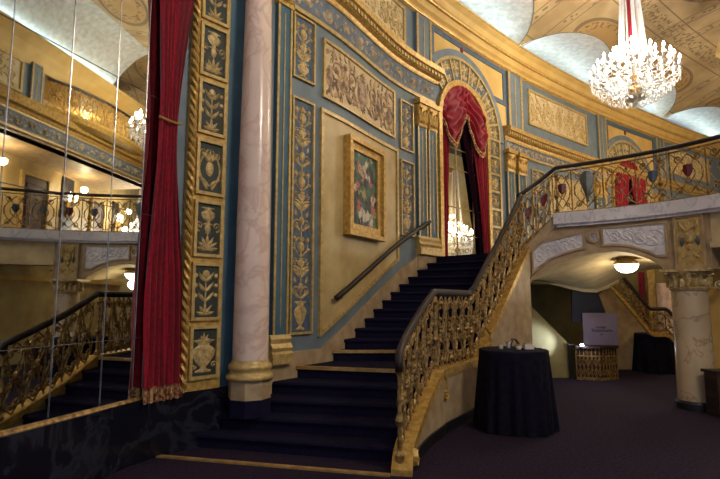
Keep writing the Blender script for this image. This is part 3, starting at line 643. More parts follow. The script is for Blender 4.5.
# ------------------------------------------------------------------ framed painting and handrail on the wall
pf = thing('framed_painting', WALL.P(2.36, 2.83, .1), 'tall painting of a dark bouquet in wide gold frame above the stair handrail', 'painting')
m = MB(); frame(m, WALL, 1.69, 3.02, 2.83, 4.55, .08, .02, .16, ds=2); frame(m, WALL, 1.77, 2.94, 2.91, 4.47, .13, .02, .1, ds=2); m.build('frame', M['gold'], pf)
m = MB(); slab(m, WALL, 1.85, 2.86, 3.0, 4.4, .02, .06, n=1); m.build('canvas', M['art'], pf)
hr = thing('wall_handrail', WALL.P(2.9, 1.7, .1), 'straight dark wooden handrail climbing the beige wall beneath the painting', 'handrail')
m = MB(); m.tube([WALL.P(1.34 + 3.49 * i / 20, 1.77 + 1.66 * i / 20, .12) for i in range(21)], .045, 8); m.build('rail', M['wood'], hr, smooth=True)
for q in (.06, .36, .68, .96):
    s, z = 1.34 + 3.49 * q, 1.77 + 1.66 * q; m = MB(); m.tube([WALL.P(s, z - .1, 0), WALL.P(s, z - .1, .08), WALL.P(s, z - .02, .12)], .015, 6); m.tube([WALL.P(s, z - .1, 0), WALL.P(s, z - .1, .02)], .05, 10); m.build('bracket', M['brass'], hr)

# ------------------------------------------------------------------ staircase
def ext(L, R):                         # carry a nosing line on to the stringer
    dx, dy = R[0] - L[0], R[1] - L[1]; l = math.hypot(dx, dy); t = 0
    while t < 1.5:
        x, y = R[0] + dx / l * t, R[1] + dy / l * t
        s = min(STR.s, key=lambda q: math.dist(STR.at(q), (x, y))); a = STR.at(s); h = STR.ang(s)
        if math.cos(h) * (y - a[1]) - math.sin(h) * (x - a[0]) < 0: break
        t += .02
    return (x, y)
Ls = [(-2.38, 6.08), (-2.1, 6.48), (-1.86, 6.72), (-1.55, 6.98), (-1.36, 7.36), (-1.3, 7.78)]
Rs = [(.30, 5.41), (.32, 5.85), (.35, 6.2), (.37, 6.54), (.42, 6.88), (.5, 7.26)]
NL, NR = [], []
for L, R in zip(Ls, Rs):
    dx, dy = R[0] - L[0], R[1] - L[1]; l = math.hypot(dx, dy); NL.append((L[0] - dx / l * .25, L[1] - dy / l * .25)); NR.append(ext(L, R))
NR[0] = (.3, 5.41)
for k in range(6, 18):
    NL.append(WALL.at(1.3 + .35 * (k - 6), -.05)); NR.append(STR.at(sk[5] + (sk[8] - sk[5]) * (k - 6) / 11.3, -.02))
st = thing('staircase', (-.4, 6.5, 0), 'broad curving staircase in navy carpet between the panelled wall and gilt balustrade', 'staircase')
for k in range(1, 17):
    a, b, c_, d = NL[k], NR[k], NR[k + 1], NL[k + 1]
    if k == 5: c_ = NR[6]
    ux, uy = (d[0] - a[0]), (d[1] - a[1]); l = math.hypot(ux, uy); o = .06
    d = (d[0] + ux / l * o, d[1] + uy / l * o); vx, vy = c_[0] - b[0], c_[1] - b[1]; l = math.hypot(vx, vy); c_ = (c_[0] + vx / l * o, c_[1] + vy / l * o)
    m = MB(); z = R_ * k; poly = [a, b] + ([STR.at(sk[3], -.02)] if k == 5 else []) + [c_, d]; m.prism(poly, max(0, z - R_ - .12), z)
    # rounded carpet nosing
    m.tube([(a[0], a[1], z - .03), (b[0], b[1], z - .03)], .03, 8); m.build('step', M['carpet'], st)
for k in (0, 5, 6):
    a, b = NL[k], NR[k]; z = R_ * k + (.012 if k == 0 else .004); m = MB(); nx, ny = -(b[1] - a[1]), (b[0] - a[0]); l = math.hypot(nx, ny); nx, ny = nx / l, ny / l
    w0, w1 = -.035, .035
    m.prism([(a[0] + nx * w0, a[1] + ny * w0), (b[0] + nx * w0, b[1] + ny * w0), (b[0] + nx * w1, b[1] + ny * w1), (a[0] + nx * w1, a[1] + ny * w1)], z - (.04 if k else .012), z + .006); m.build('nosing', M['brass'], st)
# upper landing and the few steps on to the bridge
land = [NL[17], NR[17], (3.5, 10.4), (4.4, 10.9), (6.6, 12.6), (7.6, 16.2), WALL.at(10.2, -.05), WALL.at(8.2, -.05), WALL.at(6.7, -.05)]
m = MB(); m.prism(land, 2.5, 2.686); struct(m, 'floor_landing', M['carpet'])
for i in range(3):
    m = MB(); x = 3.3 + .27 * i; m.prism([(x + .1, 10.5 - .03 * i), (4.3, 10.35), (5.2, 11.3), (x + .7, 11.6)], 2.69 + .18 * i, 2.87 + .18 * i); m.build('step', M['carpet'], st)

# ------------------------------------------------------------------ stringer wall and gilt balustrade
m = MB(); slab(m, STR, .02, sk[8], 0, lambda s: zst(s) - .02, .02, .2, ds=.12); struct(m, 'wall_stringer', M['stone'])
m = MB(); slab(m, STR, .25, sk[7], 0, .13, .19, .225, ds=.12); struct(m, 'baseboard_stringer', M['dark'])
bal = thing('stair_balustrade', STR.P(sk[3], .79, .1), 'gilt scrollwork balustrade with dark wood handrail winding up the staircase', 'balustrade')
m = MB(); slab(m, STR, 0, sk[8], lambda s: zst(s) - .08, lambda s: zst(s) + .03, -.0, .21, ds=.1); m.build('stringer_cap', M['gold'], bal)
def hgt(s): return interp([0, sk[3]], [1.06, 1.05], s)
def rail_path(c, zf, hf, s0, s1, n, off): return [c.P(s0 + (s1 - s0) * i / n, zf(s0 + (s1 - s0) * i / n) + hf(s0 + (s1 - s0) * i / n), off) for i in range(n + 1)]
rp = rail_path(STR, zst, hgt, .12, sk[8], 90, .08)
# easing that curls down at the foot of the rail
m = MB(); m.tube([STR.P(.1, 1.0, .08)] + rp, .042, 8, sx=1.25); m.build('handrail', M['wood'], bal, smooth=True)
def lattice(c, zf, hf, s0, s1, parent, off, r=.013, name='baluster_panel', heart=True, top=.06):
    m = MB()
    def P(u, v, o=0): s = s0 + (s1 - s0) * u; return c.P(s, zf(s) + .03 + (hf(s) - top - .02) * v, off + o)
    def curve(f, n=10, rr=r): m.tube([P(*f(i / n)) for i in range(n + 1)], rr, 5)
    L = s1 - s0; asp = .95 / L
    curve(lambda q: (0, q), 1, r * 1.15)
    for sg in (0, 1):
        f = (lambda u: u) if sg == 0 else (lambda u: 1 - u)
        curve(lambda q: (f(.5 + .46 * math.sin(PI * 2 * q) * (1 if q < .5 else -1) * (-1 if q < .5 else 1)), q), 14)
        curve(lambda q: (f(.06 + .44 * q), .06 + .44 * q ** .8), 8); curve(lambda q: (f(.06 + .44 * q), .94 - .44 * q ** .8), 8)
        for cv_, up in ((.13, 1), (.87, -1), (.42, 1), (.6, -1)):
            R0 = .17 if cv_ in (.13, .87) else .13
            m.tube([P(f(.27 + (R0 * (1 - .7 * i / 12)) * math.cos(4.6 * PI / 2 * i / 12 * up)), cv_ + R0 / asp * (1 - .7 * i / 12) * math.sin(4.6 * PI / 2 * i / 12 * up)) for i in range(13)], r, 5)
        o = Orn(m, lambda x, z, h: P(x, z, .012 + h)); o.leaf(f(.5), .3, PI / 2, .16, .12, .02); o.dome(f(.27), .36, .07, .03, .03, 8); o.dome(f(.27), .68, .07, .03, .03, 8)
    if heart:
        o = Orn(m, lambda x, z, h: P(x, z, h)); 
        for sd in (1, -1):
            o2 = Orn(m, lambda x, z, h: P(x, z, sd * h)); o2.dome(.5, .5, .2, .07, .045); o2.dome(.4, .55, .1, .035, .04); o2.dome(.6, .55, .1, .035, .04); o2.dome(.5, .1, .16, .05, .035); o2.dome(.5, .9, .14, .04, .03)
    return m.build(name, M['bronze'], parent)
def cells(a, b, w): n = max(1, round((b - a) / w)); return [(a + (b - a) * i / n, a + (b - a) * (i + 1) / n) for i in range(n)]
for a, b in cells(.12, sk[3] - .04, .3) + cells(sk[4] + .02, sk[5] + .04, .32) + cells(sk[5] + .1, sk[8] - .05, .27):
    lattice(STR, zst, hgt, a, b, bal, .08)
def newel(mb_parent, c, s, zf, h, off, name='newel'):
    x, y, z = c.P(s, zf(s), off); m = MB(); m.lathe([(0, z), (.05, z), (.05, z + .08), (.025, z + .12), (.022, z + h * .35), (.05, z + h * .42), (.022, z + h * .5), (.02, z + h * .85), (.045, z + h * .92), (.02, z + h), (0, z + h)], (x, y, 0), 10); return m.build(name, M['bronze'], mb_parent)
for s in (.13, sk[3] + .04, sk[5] + .07, sk[8] - .03): newel(bal, STR, s, zst, 1.0, .08)
m = MB(); o = Orn(m, lambda x, z, h: STR.P(x, z, .2 + h))      # foot scroll and small volutes fixed to the stringer face
for s, z in ((.32, .06),): o.spiral(s, z + .03, .09, PI / 2, 1.7, 1, .05, .06)
m.build('foot_scroll', M['gold'], bal)
for i, (s, z, dx) in enumerate(((sk[3] + .12, .5, .1), (sk[5] + .45, 1.0, .0))):
    m = MB(); o = Orn(m, lambda x, z, h: STR.P(x, z, .2 + h)); o.spiral(s, z, .075, 0, 1.6, -1, .035, .05); o.stroke([(s - .1, z + .3), (s - .02, z + .24), (s + .07, z + .18), (s + .085, z + .06), (s + .07, z)], .025, .03, .03)
    tag(m.build('wall_volute', M['gold']), ['gilt volute on the stringer wall beneath the landing corner', 'gilt volute on the stringer wall behind the draped round table'][i], 'ornament')

# ------------------------------------------------------------------ bridge / gallery on its arch
sA, sC = 0.0, br_s(5.72); sEnd = BR.s[-1]
m = MB(); slab(m, BR, sA, br_s(5.3), arch_z, lambda s: zbr(s) - .2, -.3, .03, ds=.08); slab(m, BR, br_s(5.3), sC, 2.24, 3.2, -.3, .03, ds=.1); struct(m, 'wall_arch', M['stone'])
m = MB(); slab(m, BR, sC, sEnd, 2.62, 3.2, -.3, .0); slab(m, BR, sC, sEnd, 2.58, 2.68, -.3, .08); struct(m, 'wall_gallery', M['cream'])
m = MB(); slab(m, BR, br_s(3.95), sEnd, 3.2, 3.38, -2.6, -.15); struct(m, 'floor_gallery', M['floor'])
m = MB(); slab(m, BR, br_s(3.84), sEnd, 3.2, 3.42, -.25, .17, ds=.15); slab(m, BR, br_s(3.88), sEnd, 3.15, 3.21, -.2, .12, ds=.15); struct(m, 'trim_5', M['white'])
m = MB(); slab(m, BR, 0, br_s(3.9), lambda s: zbr(s) - .22, lambda s: zbr(s), -.05, .1, ds=.06); struct(m, 'trim_6', M['stone'])
m = MB(); slab(m, BR, .12, br_s(5.3), lambda s: arch_z(s) - .01, lambda s: arch_z(s) + .075, -.05, .075, ds=.08); struct(m, 'trim_7', M['stone'])
# vault behind the arch
fr = [BR.P(br_s(X) if X > 3.1 else 0, z, 0) for X, z in ARCH]
rear = [atY(516, 290, 12.2), atY(519, 285, 12.2), atY(523, 281, 12.2), atY(530, 277, 12.2), atY(545, 280, 12.2), atY(560, 284, 12.2), atY(580, 289, 12.2), atY(598, 292, 12.2), atY(615, 281, 12.2), atY(640, 271, 12.2), atY(662, 268, 12.2), atY(672, 268, 12.2), atY(690, 268, 12.2)]
def resample(p, n):
    d = [0]
    for a, b in zip(p, p[1:]): d.append(d[-1] + math.dist(a, b))
    return [tuple(interp(d, [q[k] for q in p], d[-1] * i / n) for k in range(3)) for i in range(n + 1)]
fr, rear = resample(fr, 30), resample(rear, 30)
for _ in range(3): rear = [rear[0]] + [tuple((a[k] + 2 * b[k] + c[k]) / 4 for k in range(3)) for a, b, c in zip(rear, rear[1:], rear[2:])] + [rear[-1]]
m = MB(); m.grid([[tuple(a + (b - a) * k / 8 for a, b in zip(p, q)) for p, q in zip(fr, rear)] for k in range(9)]); struct(m, 'ceiling_vault', M['cream'], smooth=True, recalc=False)
m = MB(); m.tube([rear[k] for k in range(2, 20, 2)], .06, 4); struct(m, 'trim_8', M['cream'])
# reliefs on the arch face
def br_panel(label, X0, X1, zlo, zhi, kind):
    s0, s1 = br_s(X0), br_s(X1); t = thing('relief_panel', BR.P((s0 + s1) / 2, zlo((s0 + s1) / 2), .04), label, 'relief')
    m = MB(); slab(m, BR, s0, s1, zlo, zhi, .025, .045, ds=.06); m.build('field', M['white'], t)
    m = MB(); frame(m, BR, s0 - .04, s1 + .04, lambda s: zlo(s) - .04, lambda s: zhi(s) + .04, .04, .025, .07, ds=.08); m.build('frame', M['stone'], t)
    m = MB(); o = Orn(m, lambda x, z, h: BR.P(x, z, .046 + h)); n = 5 if kind else 4; s0 += .08; s1 -= .1
    for k in range(n):
        x = s0 + (k + .5) * (s1 - s0) / n; c = (zlo(x) + zhi(x)) / 2; hh = (zhi(x) - zlo(x)) * .38
        o.spiral(x, c, hh, 0, 1.5, 1 if k % 2 else -1, .035); o.leaf(x + hh * .7, c, .5 if k % 2 else -.5, .12, .06); o.leaf(x - hh * .6, c, 2.2, .14, .06); o.leaf(x, c, -.9, .14, .06)
    m.build('scroll_relief', M['white'], t)
az = lambda s: arch_z(s)
br_panel('long lilac-white scroll relief on the left spandrel of the gallery arch', 3.36, 4.28, lambda s: arch_z(s) + .15, lambda s: min(zbr(s) - .28, 2.80 + .2 * (s - br_s(3.36))), 1)
br_panel('lilac-white scroll relief on the right spandrel of the arch beside the column', 4.58, 5.31, lambda s: max(arch_z(s) + .14, 2.52), lambda s: 3.06, 0)
s_ = br_s(4.42); t = thing('roundel', BR.P(s_, 2.82, .05), 'small round stone rosette on the crown of the gallery arch', 'roundel')
m = MB(); ring(m, BR, s_, 2.92, .07, .115, 0, 2 * PI, .02, .08, 24); m.build('rim', M['stone'], t)
m = MB(); o = Orn(m, lambda x, z, h: BR.P(x, z, .03 + h)); o.dome(s_, 2.92, .1, .1, .02, 20)
for k in range(6): o.leaf(s_, 2.92, k * PI / 3, .07, .04, .04)
m.build('rosette', M['white'], t)
# mask panel above the stout column
sa, sb = br_s(5.43), br_s(5.66); t = thing('mask_panel', BR.P((sa + sb) / 2, 2.26, .05), 'gilded panel with a horned mask and torches above the stout column capital', 'relief')
m = MB(); slab(m, BR, sa, sb, 2.27, 3.14, .025, .06); m.build('field', M['goldlt'], t)
m = MB(); frame(m, BR, sa - .03, sb + .03, 2.25, 3.16, .04, .025, .09); m.build('frame', M['stone'], t)
m = MB(); o = Orn(m, lambda x, z, h: BR.P(x, z, .061 + h)); cx = (sa + sb) / 2
o.dome(cx, 2.78, .09, .13, .06, 14); o.dome(cx, 2.62, .06, .06, .05); o.fan(cx, 2.9, .14, 7, 2.6, w=.05)
for sg in (-1, 1):
    o.leaf(cx + sg * .06, 2.9, PI / 2 - sg * .8, .18, .05, .04, bend=sg * .8); o.stroke([(cx + sg * .12, 2.7), (cx + sg * .13, 2.95)], .05, .03, .03); o.spiral(cx + sg * .1, 2.45, .06, 0, 1.3, sg, .03); o.leaf(cx, 2.56, -PI / 2 + sg * .7, .2, .05)
m.build('mask_relief', M['ornt'], t)
m = MB(); o = Orn(m, lambda x, z, h: BR.P(x, z, .062 + h))
for sg in (-1, 1): o.dome(cx + sg * .125, 2.72, .03, .09, .05); o.dome(cx + sg * .03, 2.8, .015, .01, .07, 6)
m.build('torch', M['shgrey'], t)
# gallery balustrade
gb = thing('gallery_balustrade', BR.P(br_s(4.8), 3.42, .03), 'open gilt balustrade with coloured shields and dark handrail along the white marble ledge', 'balustrade')
hb = lambda s: interp([bk[0], bk[1], bk[2], bk[3]], [1.05, .98, .93, .95], s)
rp = rail_path(BR, zbr, hb, 0, sEnd, 90, .02); m = MB(); m.tube(rp, .04, 8, sx=1.2); m.build('handrail', M['wood'], gb, smooth=True)
m = MB(); slab(m, BR, 0, sEnd, lambda s: zbr(s) + .0, lambda s: zbr(s) + .035, -.02, .06, ds=.12); slab(m, BR, 0, sEnd, lambda s: zbr(s) + hb(s) - .1, lambda s: zbr(s) + hb(s) - .08, .0, .04, ds=.12); m.build('base_rail', M['bronze'], gb)
def shield_shape(o, cx, cz, w, h, d):
    o.mb.grid([[o.f(cx - a * w, cz + b * h, 0), o.f(cx, cz + b * h, d), o.f(cx + a * w, cz + b * h, 0)] for a, b in ((.02, -.5), (.2, -.4), (.42, -.15), (.5, .1), (.46, .35), (.5, .46), (.3, .5))])
def open_panel(s0, s1, kind, matn=None):
    m = MB(); P = lambda u, v, o=0: BR.P(s0 + (s1 - s0) * u, zbr(s0 + (s1 - s0) * u) + .03 + (hb(s0 + (s1 - s0) * u) - .12) * v, .02 + o); L = s1 - s0; r = .011
    T = lambda f, n=14, rr=r: m.tube([P(*f(i / n)) for i in range(n + 1)], rr, 5)
    T(lambda q: (0, q), 1, .014)
    for sg in (0, 1):
        f = (lambda u: u) if sg == 0 else (lambda u: 1 - u)
        T(lambda q: (f(.04 + .44 * math.sin(PI * q / 2)), .04 + .42 * q)); T(lambda q: (f(.04 + .44 * math.sin(PI * q / 2)), .96 - .42 * q))
        T(lambda q: (f(.5 - .42 * math.sin(PI * q)), .08 + .84 * q))
        for cz, d in ((.16, 1), (.84, -1)):
            T(lambda q: (f(.24 + .14 * (1 - .75 * q) * math.cos(d * 8 * q)), cz + .14 * L / .85 * (1 - .75 * q) * math.sin(d * 8 * q)), 16)
        T(lambda q: (f(.5 + .0 * q - .2 * math.sin(PI * q)), .3 + .4 * q), 8)
        o = Orn(m, lambda x, z, h: P(x, z, .01 + h)); o.leaf(f(.1), .5, PI / 2, .14, .06); o.leaf(f(.1), .5, -PI / 2, .14, .06); o.dome(f(.24), .16, .04, .04, .03, 8); o.dome(f(.24), .84, .04, .04, .03, 8)
    p = m.build('baluster_panel', M['bronze'], gb)
    if kind:
        m = MB()
        for sd in (1, -1):
            o = Orn(m, lambda x, z, h: P(x, z, sd * (.004 + h)))
            if kind == 'shield': shield_shape(o, .5, .56, .16 / L, .26, .03)
            elif kind == 'urn': o.mb.grid([[o.f(.5 - a * .26 / L, .2 + b * .72, 0), o.f(.5, .2 + b * .72, .05), o.f(.5 + a * .26 / L, .2 + b * .72, 0)] for a, b in ((.12, 0), (.08, .08), (.14, .2), (.3, .4), (.46, .62), (.5, .8), (.42, .92), (.2, 1))])
            else: o.dome(.5, .5, .07 / L, .09, .04)
        tag(m.build('shield', M[matn], p), {'shred': 'crimson shield', 'shblue': 'blue-grey shield', 'shgrey': 'verdigris shield'}[matn])
kinds = [('dot', 'shred'), ('dot', 'shred'), ('urn', 'shgrey'), ('shield', 'shred'), ('shield', 'shblue'), ('shield', 'shred'), ('urn', 'shgrey')]
ce = cells(.05, bk[2] + .28, .36)
for i, (a, b) in enumerate(ce): open_panel(a, b, 'shield', 'shred')
ce = cells(bk[2] + .28, sEnd - .1, .56)
order = ['urn/shgrey', None, 'shield/shblue', 'shield/shred', 'shield/shgrey', 'shield/shblue', 'shield/shred', 'urn/shgrey', 'shield/shred', 'shield/shblue', 'urn/shgrey', 'shield/shred', 'urn/shgrey', 'shield/shblue']
for i, (a, b) in enumerate(ce):
    k = order[i % len(order)]; open_panel(a, b, *(k.split('/') if k else (None,)))
for s in (bk[2], br_s(5.3), bk[5], sEnd - .05): newel(gb, BR, s, zbr, .85, .02, 'post')

# ------------------------------------------------------------------ corner pier with console at the right of the stout column
cpx, cpy, _ = atY(724, 300, 9.0)
t = thing('corner_pier', (cpx, cpy, 0), 'gilt-edged buff pier with a scroll console at the right edge behind the stout column', 'pier')
m = MB(); m.box((cpx, cpy, 1.55), (.5, .5, 3.1), .6); m.build('shaft', M['tan'], t)
m = MB()
ax, ay, az0 = atY(717, 265, 8.6)
f = lambda x, z, h: (ax + x * .8 - h * .55, ay + .55 * -x + -h * .8, az0 + z)
o = Orn(m, f); o.spiral(0, 0, .13, 0, 1.8, 1, .06, .07); o.spiral(.02, -.32, .08, 0, 1.5, -1, .05, .06); o.stroke([(.13, 0), (.15, -.12), (.1, -.26), (.1, -.34)], .09, .05, .06); o.stroke([(-.17, .16), (.2, .16)], .06, .06, .07)
m.build('console', M['cream'], t)
x, y, _ = atY(722, 380, 8.1)
t = thing('side_cabinet', (x, y, 0), 'small dark wooden cabinet cut by the right photo edge beside the column', 'cabinet')
m = MB(); m.box((x, y, .34), (.34, .3, .6)); m.build('body', M['brown'], t)
m = MB(); m.box((x, y, .66), (.4, .36, .04)); m.build('top', M['wood'], t)
m = MB(); m.box((x, y, .03), (.36, .32, .06)); m.build('plinth', M['wood'], t)
m = MB()
for dz in (.2, .46): m.box((x - .172, y, dz), (.012, .22, .2))
m.build('door', M['wood'], t)

# ------------------------------------------------------------------ chandelier
def chandelier(loc, label, zceil_):
    X, Y, Z = loc; t = thing('chandelier', loc, label, 'chandelier')      # Z = lowest crystal
    m = MB(); m.lathe([(0, .28), (.07, .3), (.13, .36), (.16, .44), (.1, .52), (.05, .6), (.06, .7), (.11, .78), (.05, .86), (.04, 1.15), (.08, 1.2), (.05, 1.28), (0, 1.3)], loc, 16); m.build('body', M['bronze'], t, smooth=True)
    m = MB(); m.tube([(X, Y, Z + 1.3), (X, Y, zceil_)], .07, 10); m.build('cord_sleeve', M['velvet'], t)
    m = MB()
    for k in range(6):
        a = k * PI / 3 + .3; m.tube([(X + .30 * math.cos(a), Y + .30 * math.sin(a), Z + 1.25), (X + .13 * math.cos(a), Y + .13 * math.sin(a), zceil_)], [.05, .03], 6)
    m.build('crystal_cable', M['glass'], t)
    for r, z, n, ph in ((1.0, .80, 18, 0), (.82, 1.06, 14, .2), (.5, 1.26, 10, .1), (.26, 1.46, 6, 0)):
        for k in range(n):
            a = 2 * PI * k / n + ph; ca, sa = math.cos(a), math.sin(a); q = lambda rr, zz: (X + rr * ca, Y + rr * sa, Z + zz)
            m = MB(); m.tube([q(.06, .62 + (z - .78) * .7), q(.3 * r, .5 + (z - .78)), q(.7 * r, .52 + (z - .78)), q(.95 * r, .66 + (z - .78)), q(r, z)], .014, 5); 
            m.lathe([(.0, 0), (.05, .01), (.07, .04), (.055, .045), (0, .03)], q(r, z), 8); arm = m.build('arm', M['glass'], t)
            m = MB(); m.lathe([(.024, 0), (.024, .13), (0, .135)], q(r, z + .03), 7); m.build('candle', M['candle'], arm)
            m = MB(); m.lathe([(.012, 0), (.032, .03), (.03, .06), (.012, .11), (0, .13)], q(r, z + .165), 8); m.build('bulb', M['bulb'], arm)
    def strand(a, b, n, drop, nm='crystal_strand', r=.022, h=.034):
        m = MB()
        for i in range(n):
            u = (i + .5) / n; m.octa((a[0] + (b[0] - a[0]) * u, a[1] + (b[1] - a[1]) * u, a[2] + (b[2] - a[2]) * u - drop * math.sin(PI * u)), r, h)
        m.build(nm, M['glass'], t)
    for k in range(18):
        a = 2 * PI * (k + .5) / 18; b = a + 2 * PI / 18; q = lambda rr, zz, an: (X + rr * math.cos(an), Y + rr * math.sin(an), Z + zz)
        strand(q(1, .76, a - PI / 18), q(1, .76, b - PI / 18), 9, .16); strand(q(.98, .74, a - PI / 18), q(.28, .16, a), 13, .22)
        if k % 2 == 0: strand(q(.8, 1., a), q(.3, .55, a), 9, .2); strand(q(.5, 1.2, a), q(.8, 1.02, b), 8, .08)
        
        for pt in (q(1, .62, a - PI / 18), q(.62, .26, a), q(.82, .42, b)): m = MB(); m.octa(pt, .03, .08); m.build('crystal_drop', M['glass'], t)
    m = MB(); m.lathe([(0, 0), (.05, .05), (.06, .1), (.03, .16), (.1, .2), (.28, .22), (.3, .26), (.1, .3), (0, .32)], loc, 14); m.build('finial', M['glass'], t)
    return t
c1 = atY(636, 107, 11.6)
ch = chandelier(c1, 'large lit crystal chandelier hanging over the gallery arch', c1[2] + (10.02 - c1[2]) / .93)
ch.scale = (.93, .93, .93)
# the twin whose reflection stands in the arched mirror
def mirror_pt(q, p, n): d = sum((q[i] - p[i]) * n[i] for i in range(2)); return (q[0] - 2 * d * n[0], q[1] - 2 * d * n[1])
ap, ap2 = WALL.at(a0 - .02, -.08), WALL.at(a1 + .02, -.08); tx, ty = ap2[0] - ap[0], ap2[1] - ap[1]; l = math.hypot(tx, ty); an = (ty / l, -tx / l)
vx, vy, vz = atY(457, 259, 22.5); rx, ry = mirror_pt((vx, vy), ap, an)
c2 = copy_tree(ch); c2.location = (rx, ry, vz); c2['label'] = 'crystal chandelier seen only as a bright reflection low in the arched mirror'
c2['group'] = ch['group'] = 'crystal chandeliers of the hall'

# ------------------------------------------------------------------ draped tables
def draped_table(label, x, y, h, rt, rb, nf=18, mt='cloth'):
    t = thing('draped_table', (x, y, 0), label, 'table'); rnd = random.Random(int(x * 100)); ph = [rnd.random() * 6 for _ in range(4)]
    m = MB(); n = 108; rows = []
    for k in range(17):
        q = k / 16; row = []
        for j in range(n):
            a = 2 * PI * j / n; w = q ** .8 * (.035 * math.sin(nf * a + ph[0]) + .02 * math.sin(nf * 1.6 // 1 * a + ph[1]) + .02 * math.sin(5 * a + ph[2]))
            r = rt + (rb - rt) * q + w; row.append((x + r * math.cos(a), y + r * math.sin(a), h - (h - .01) * q - .012 * (1 - q)))
        rows.append(row)
    top = [[(x + rt * f * math.cos(2 * PI * j / n), y + rt * f * math.sin(2 * PI * j / n), h + (.0 if f < .99 else -.004)) for j in range(n)] for f in (0.001, .5, .96, .99)]
    m.grid(top + rows, closed=True); m.build('tablecloth', M[mt], t, smooth=True)
    m = MB(); m.lathe([(0, h - .03), (rt - .02, h - .03), (rt - .02, h - .015), (0, h - .015)], (x, y, 0), 32); m.build('tabletop', M['brown'], t)
    m = MB(); m.lathe([(0, 0), (.25, 0), (.25, .03), (.04, .06), (.035, h - .03), (0, h - .03)], (x, y, 0), 16); m.build('pedestal', M['dark'], t)
    return t
TX, TY = 2.14, 7.4
draped_table('round table under black floor-length cloth in front of the stringer wall', TX, TY, 1.06, .47, .53)
tx2, ty2, _ = atz(664, 374, 0)
draped_table('distant black-draped table beside the stout column beneath the far stair', tx2 + .05, ty2 + .4, .93, .44, .5, 12)
# things on the near table
def cup(label, x, y, z, r, h, mt):
    t = thing('cup', (x, y, z), label, 'cup', None); m = MB(); m.lathe([(0, .004), (r * .7, .0), (r * .75, h * .1), (r, h), (r * .94, h), (r * .7, h * .12), (0, h * .1)], (x, y, z), 16); m.build('bowl', M[mt], t, smooth=True)
    m = MB(); m.tube([(x + r * math.cos(a), y + r * math.sin(a), z + h) for a in [2 * PI * i / 16 for i in range(17)]], .006, 5, False); m.build('rim', M['brass'], t); return t
zt = 1.062
cup('white cup at the left end of the things on the black table', TX - .17, TY - .02, zt, .035, .07, 'paper')
cup('tall steel tumbler standing between white cup and dark wire easel', TX - .09, TY - .1, zt, .036, .11, 'steel')
cup('low white bowl tucked under the dark wire easel', TX + .05, TY - .1, zt, .045, .06, 'paper')
t = thing('card_easel', (TX + .03, TY + .02, zt), 'dark bent wire easel arching over the table-top things', 'easel')
for k, dy in enumerate((-.03, .05)):
    m = MB(); m.tube([(TX - .04, TY + dy, zt), (TX - .03, TY + dy, zt + .08), (TX + .0, TY + dy, zt + .135), (TX + .04, TY + dy, zt + .13), (TX + .09, TY + dy, zt + .06), (TX + .13, TY + dy, zt)], .008, 6); m.build('wire_leg', M['dark'], t)
m = MB(); m.tube([(TX + .02, TY - .03, zt + .135), (TX + .02, TY + .05, zt + .135)], .008, 6); m.build('crossbar', M['dark'], t)
t = thing('card_box', (TX + .2, TY - .04, zt), 'small cream box of cards at the right end of the black table', 'box')
m = MB(); m.box((TX + .2, TY - .04, zt + .035), (.13, .09, .07), .15); m.build('body', M['paper'], t)
m = MB(); m.box((TX + .2, TY - .04, zt + .078), (.1, .07, .014), .15); m.build('card_stack', M['goldlt'], t)

# ------------------------------------------------------------------ under the arch: stair-side wall, back wall, stairwell rail, board, twin stair
def wallpoly(pts, Y, th, name, mt, kind='structure'):
    q = [atY(x, y, Y) for x, y in pts]; m = MB(); m.hexa([(x, Y, z) for x, _, z in q], [(x, Y + th, z) for x, _, z in q]); return tag(m.build(name, M[mt]), kind=kind)
wallpoly([(500, 381), (575, 381), (575, 350), (528, 303), (500, 278)], 12.0, .15, 'wall_stairwell', 'olive')
wallpoly([(470, 384), (700, 384), (700, 255), (470, 255)], 14.6, .15, 'wall_back', 'olive')
wallpoly([(598, 380), (690, 380), (690, 333), (652, 333), (612, 283), (598, 295)], 13.4, .15, 'wall_stair_side', 'stone')
m = MB(); m.prism([(2.2, 12.15), (5.6, 12.15), (5.6, 14.6), (2.2, 14.6)], 2.12, 2.3); struct(m, 'ceiling_stairwell', M['olive'])
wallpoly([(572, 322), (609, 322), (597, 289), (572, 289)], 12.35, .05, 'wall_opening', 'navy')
# handrail post at the head of the stair down
t = thing('stair_rail', atY(572, 378, 11.9), 'thin dark rail with a post at the top of the stair going down', 'handrail')
x, y, _ = atY(572, 378, 11.9); m = MB(); m.tube([(x, y, 0), (x, y, .72)], .03, 8); m.build('post', M['dark'], t)
m = MB(); m.tube([(x - .06, y, .74), (x + .02, y, .74), (x + .16, y, .66), (x + .28, y + .02, .55)], .03, 8); m.build('rail', M['dark'], t)
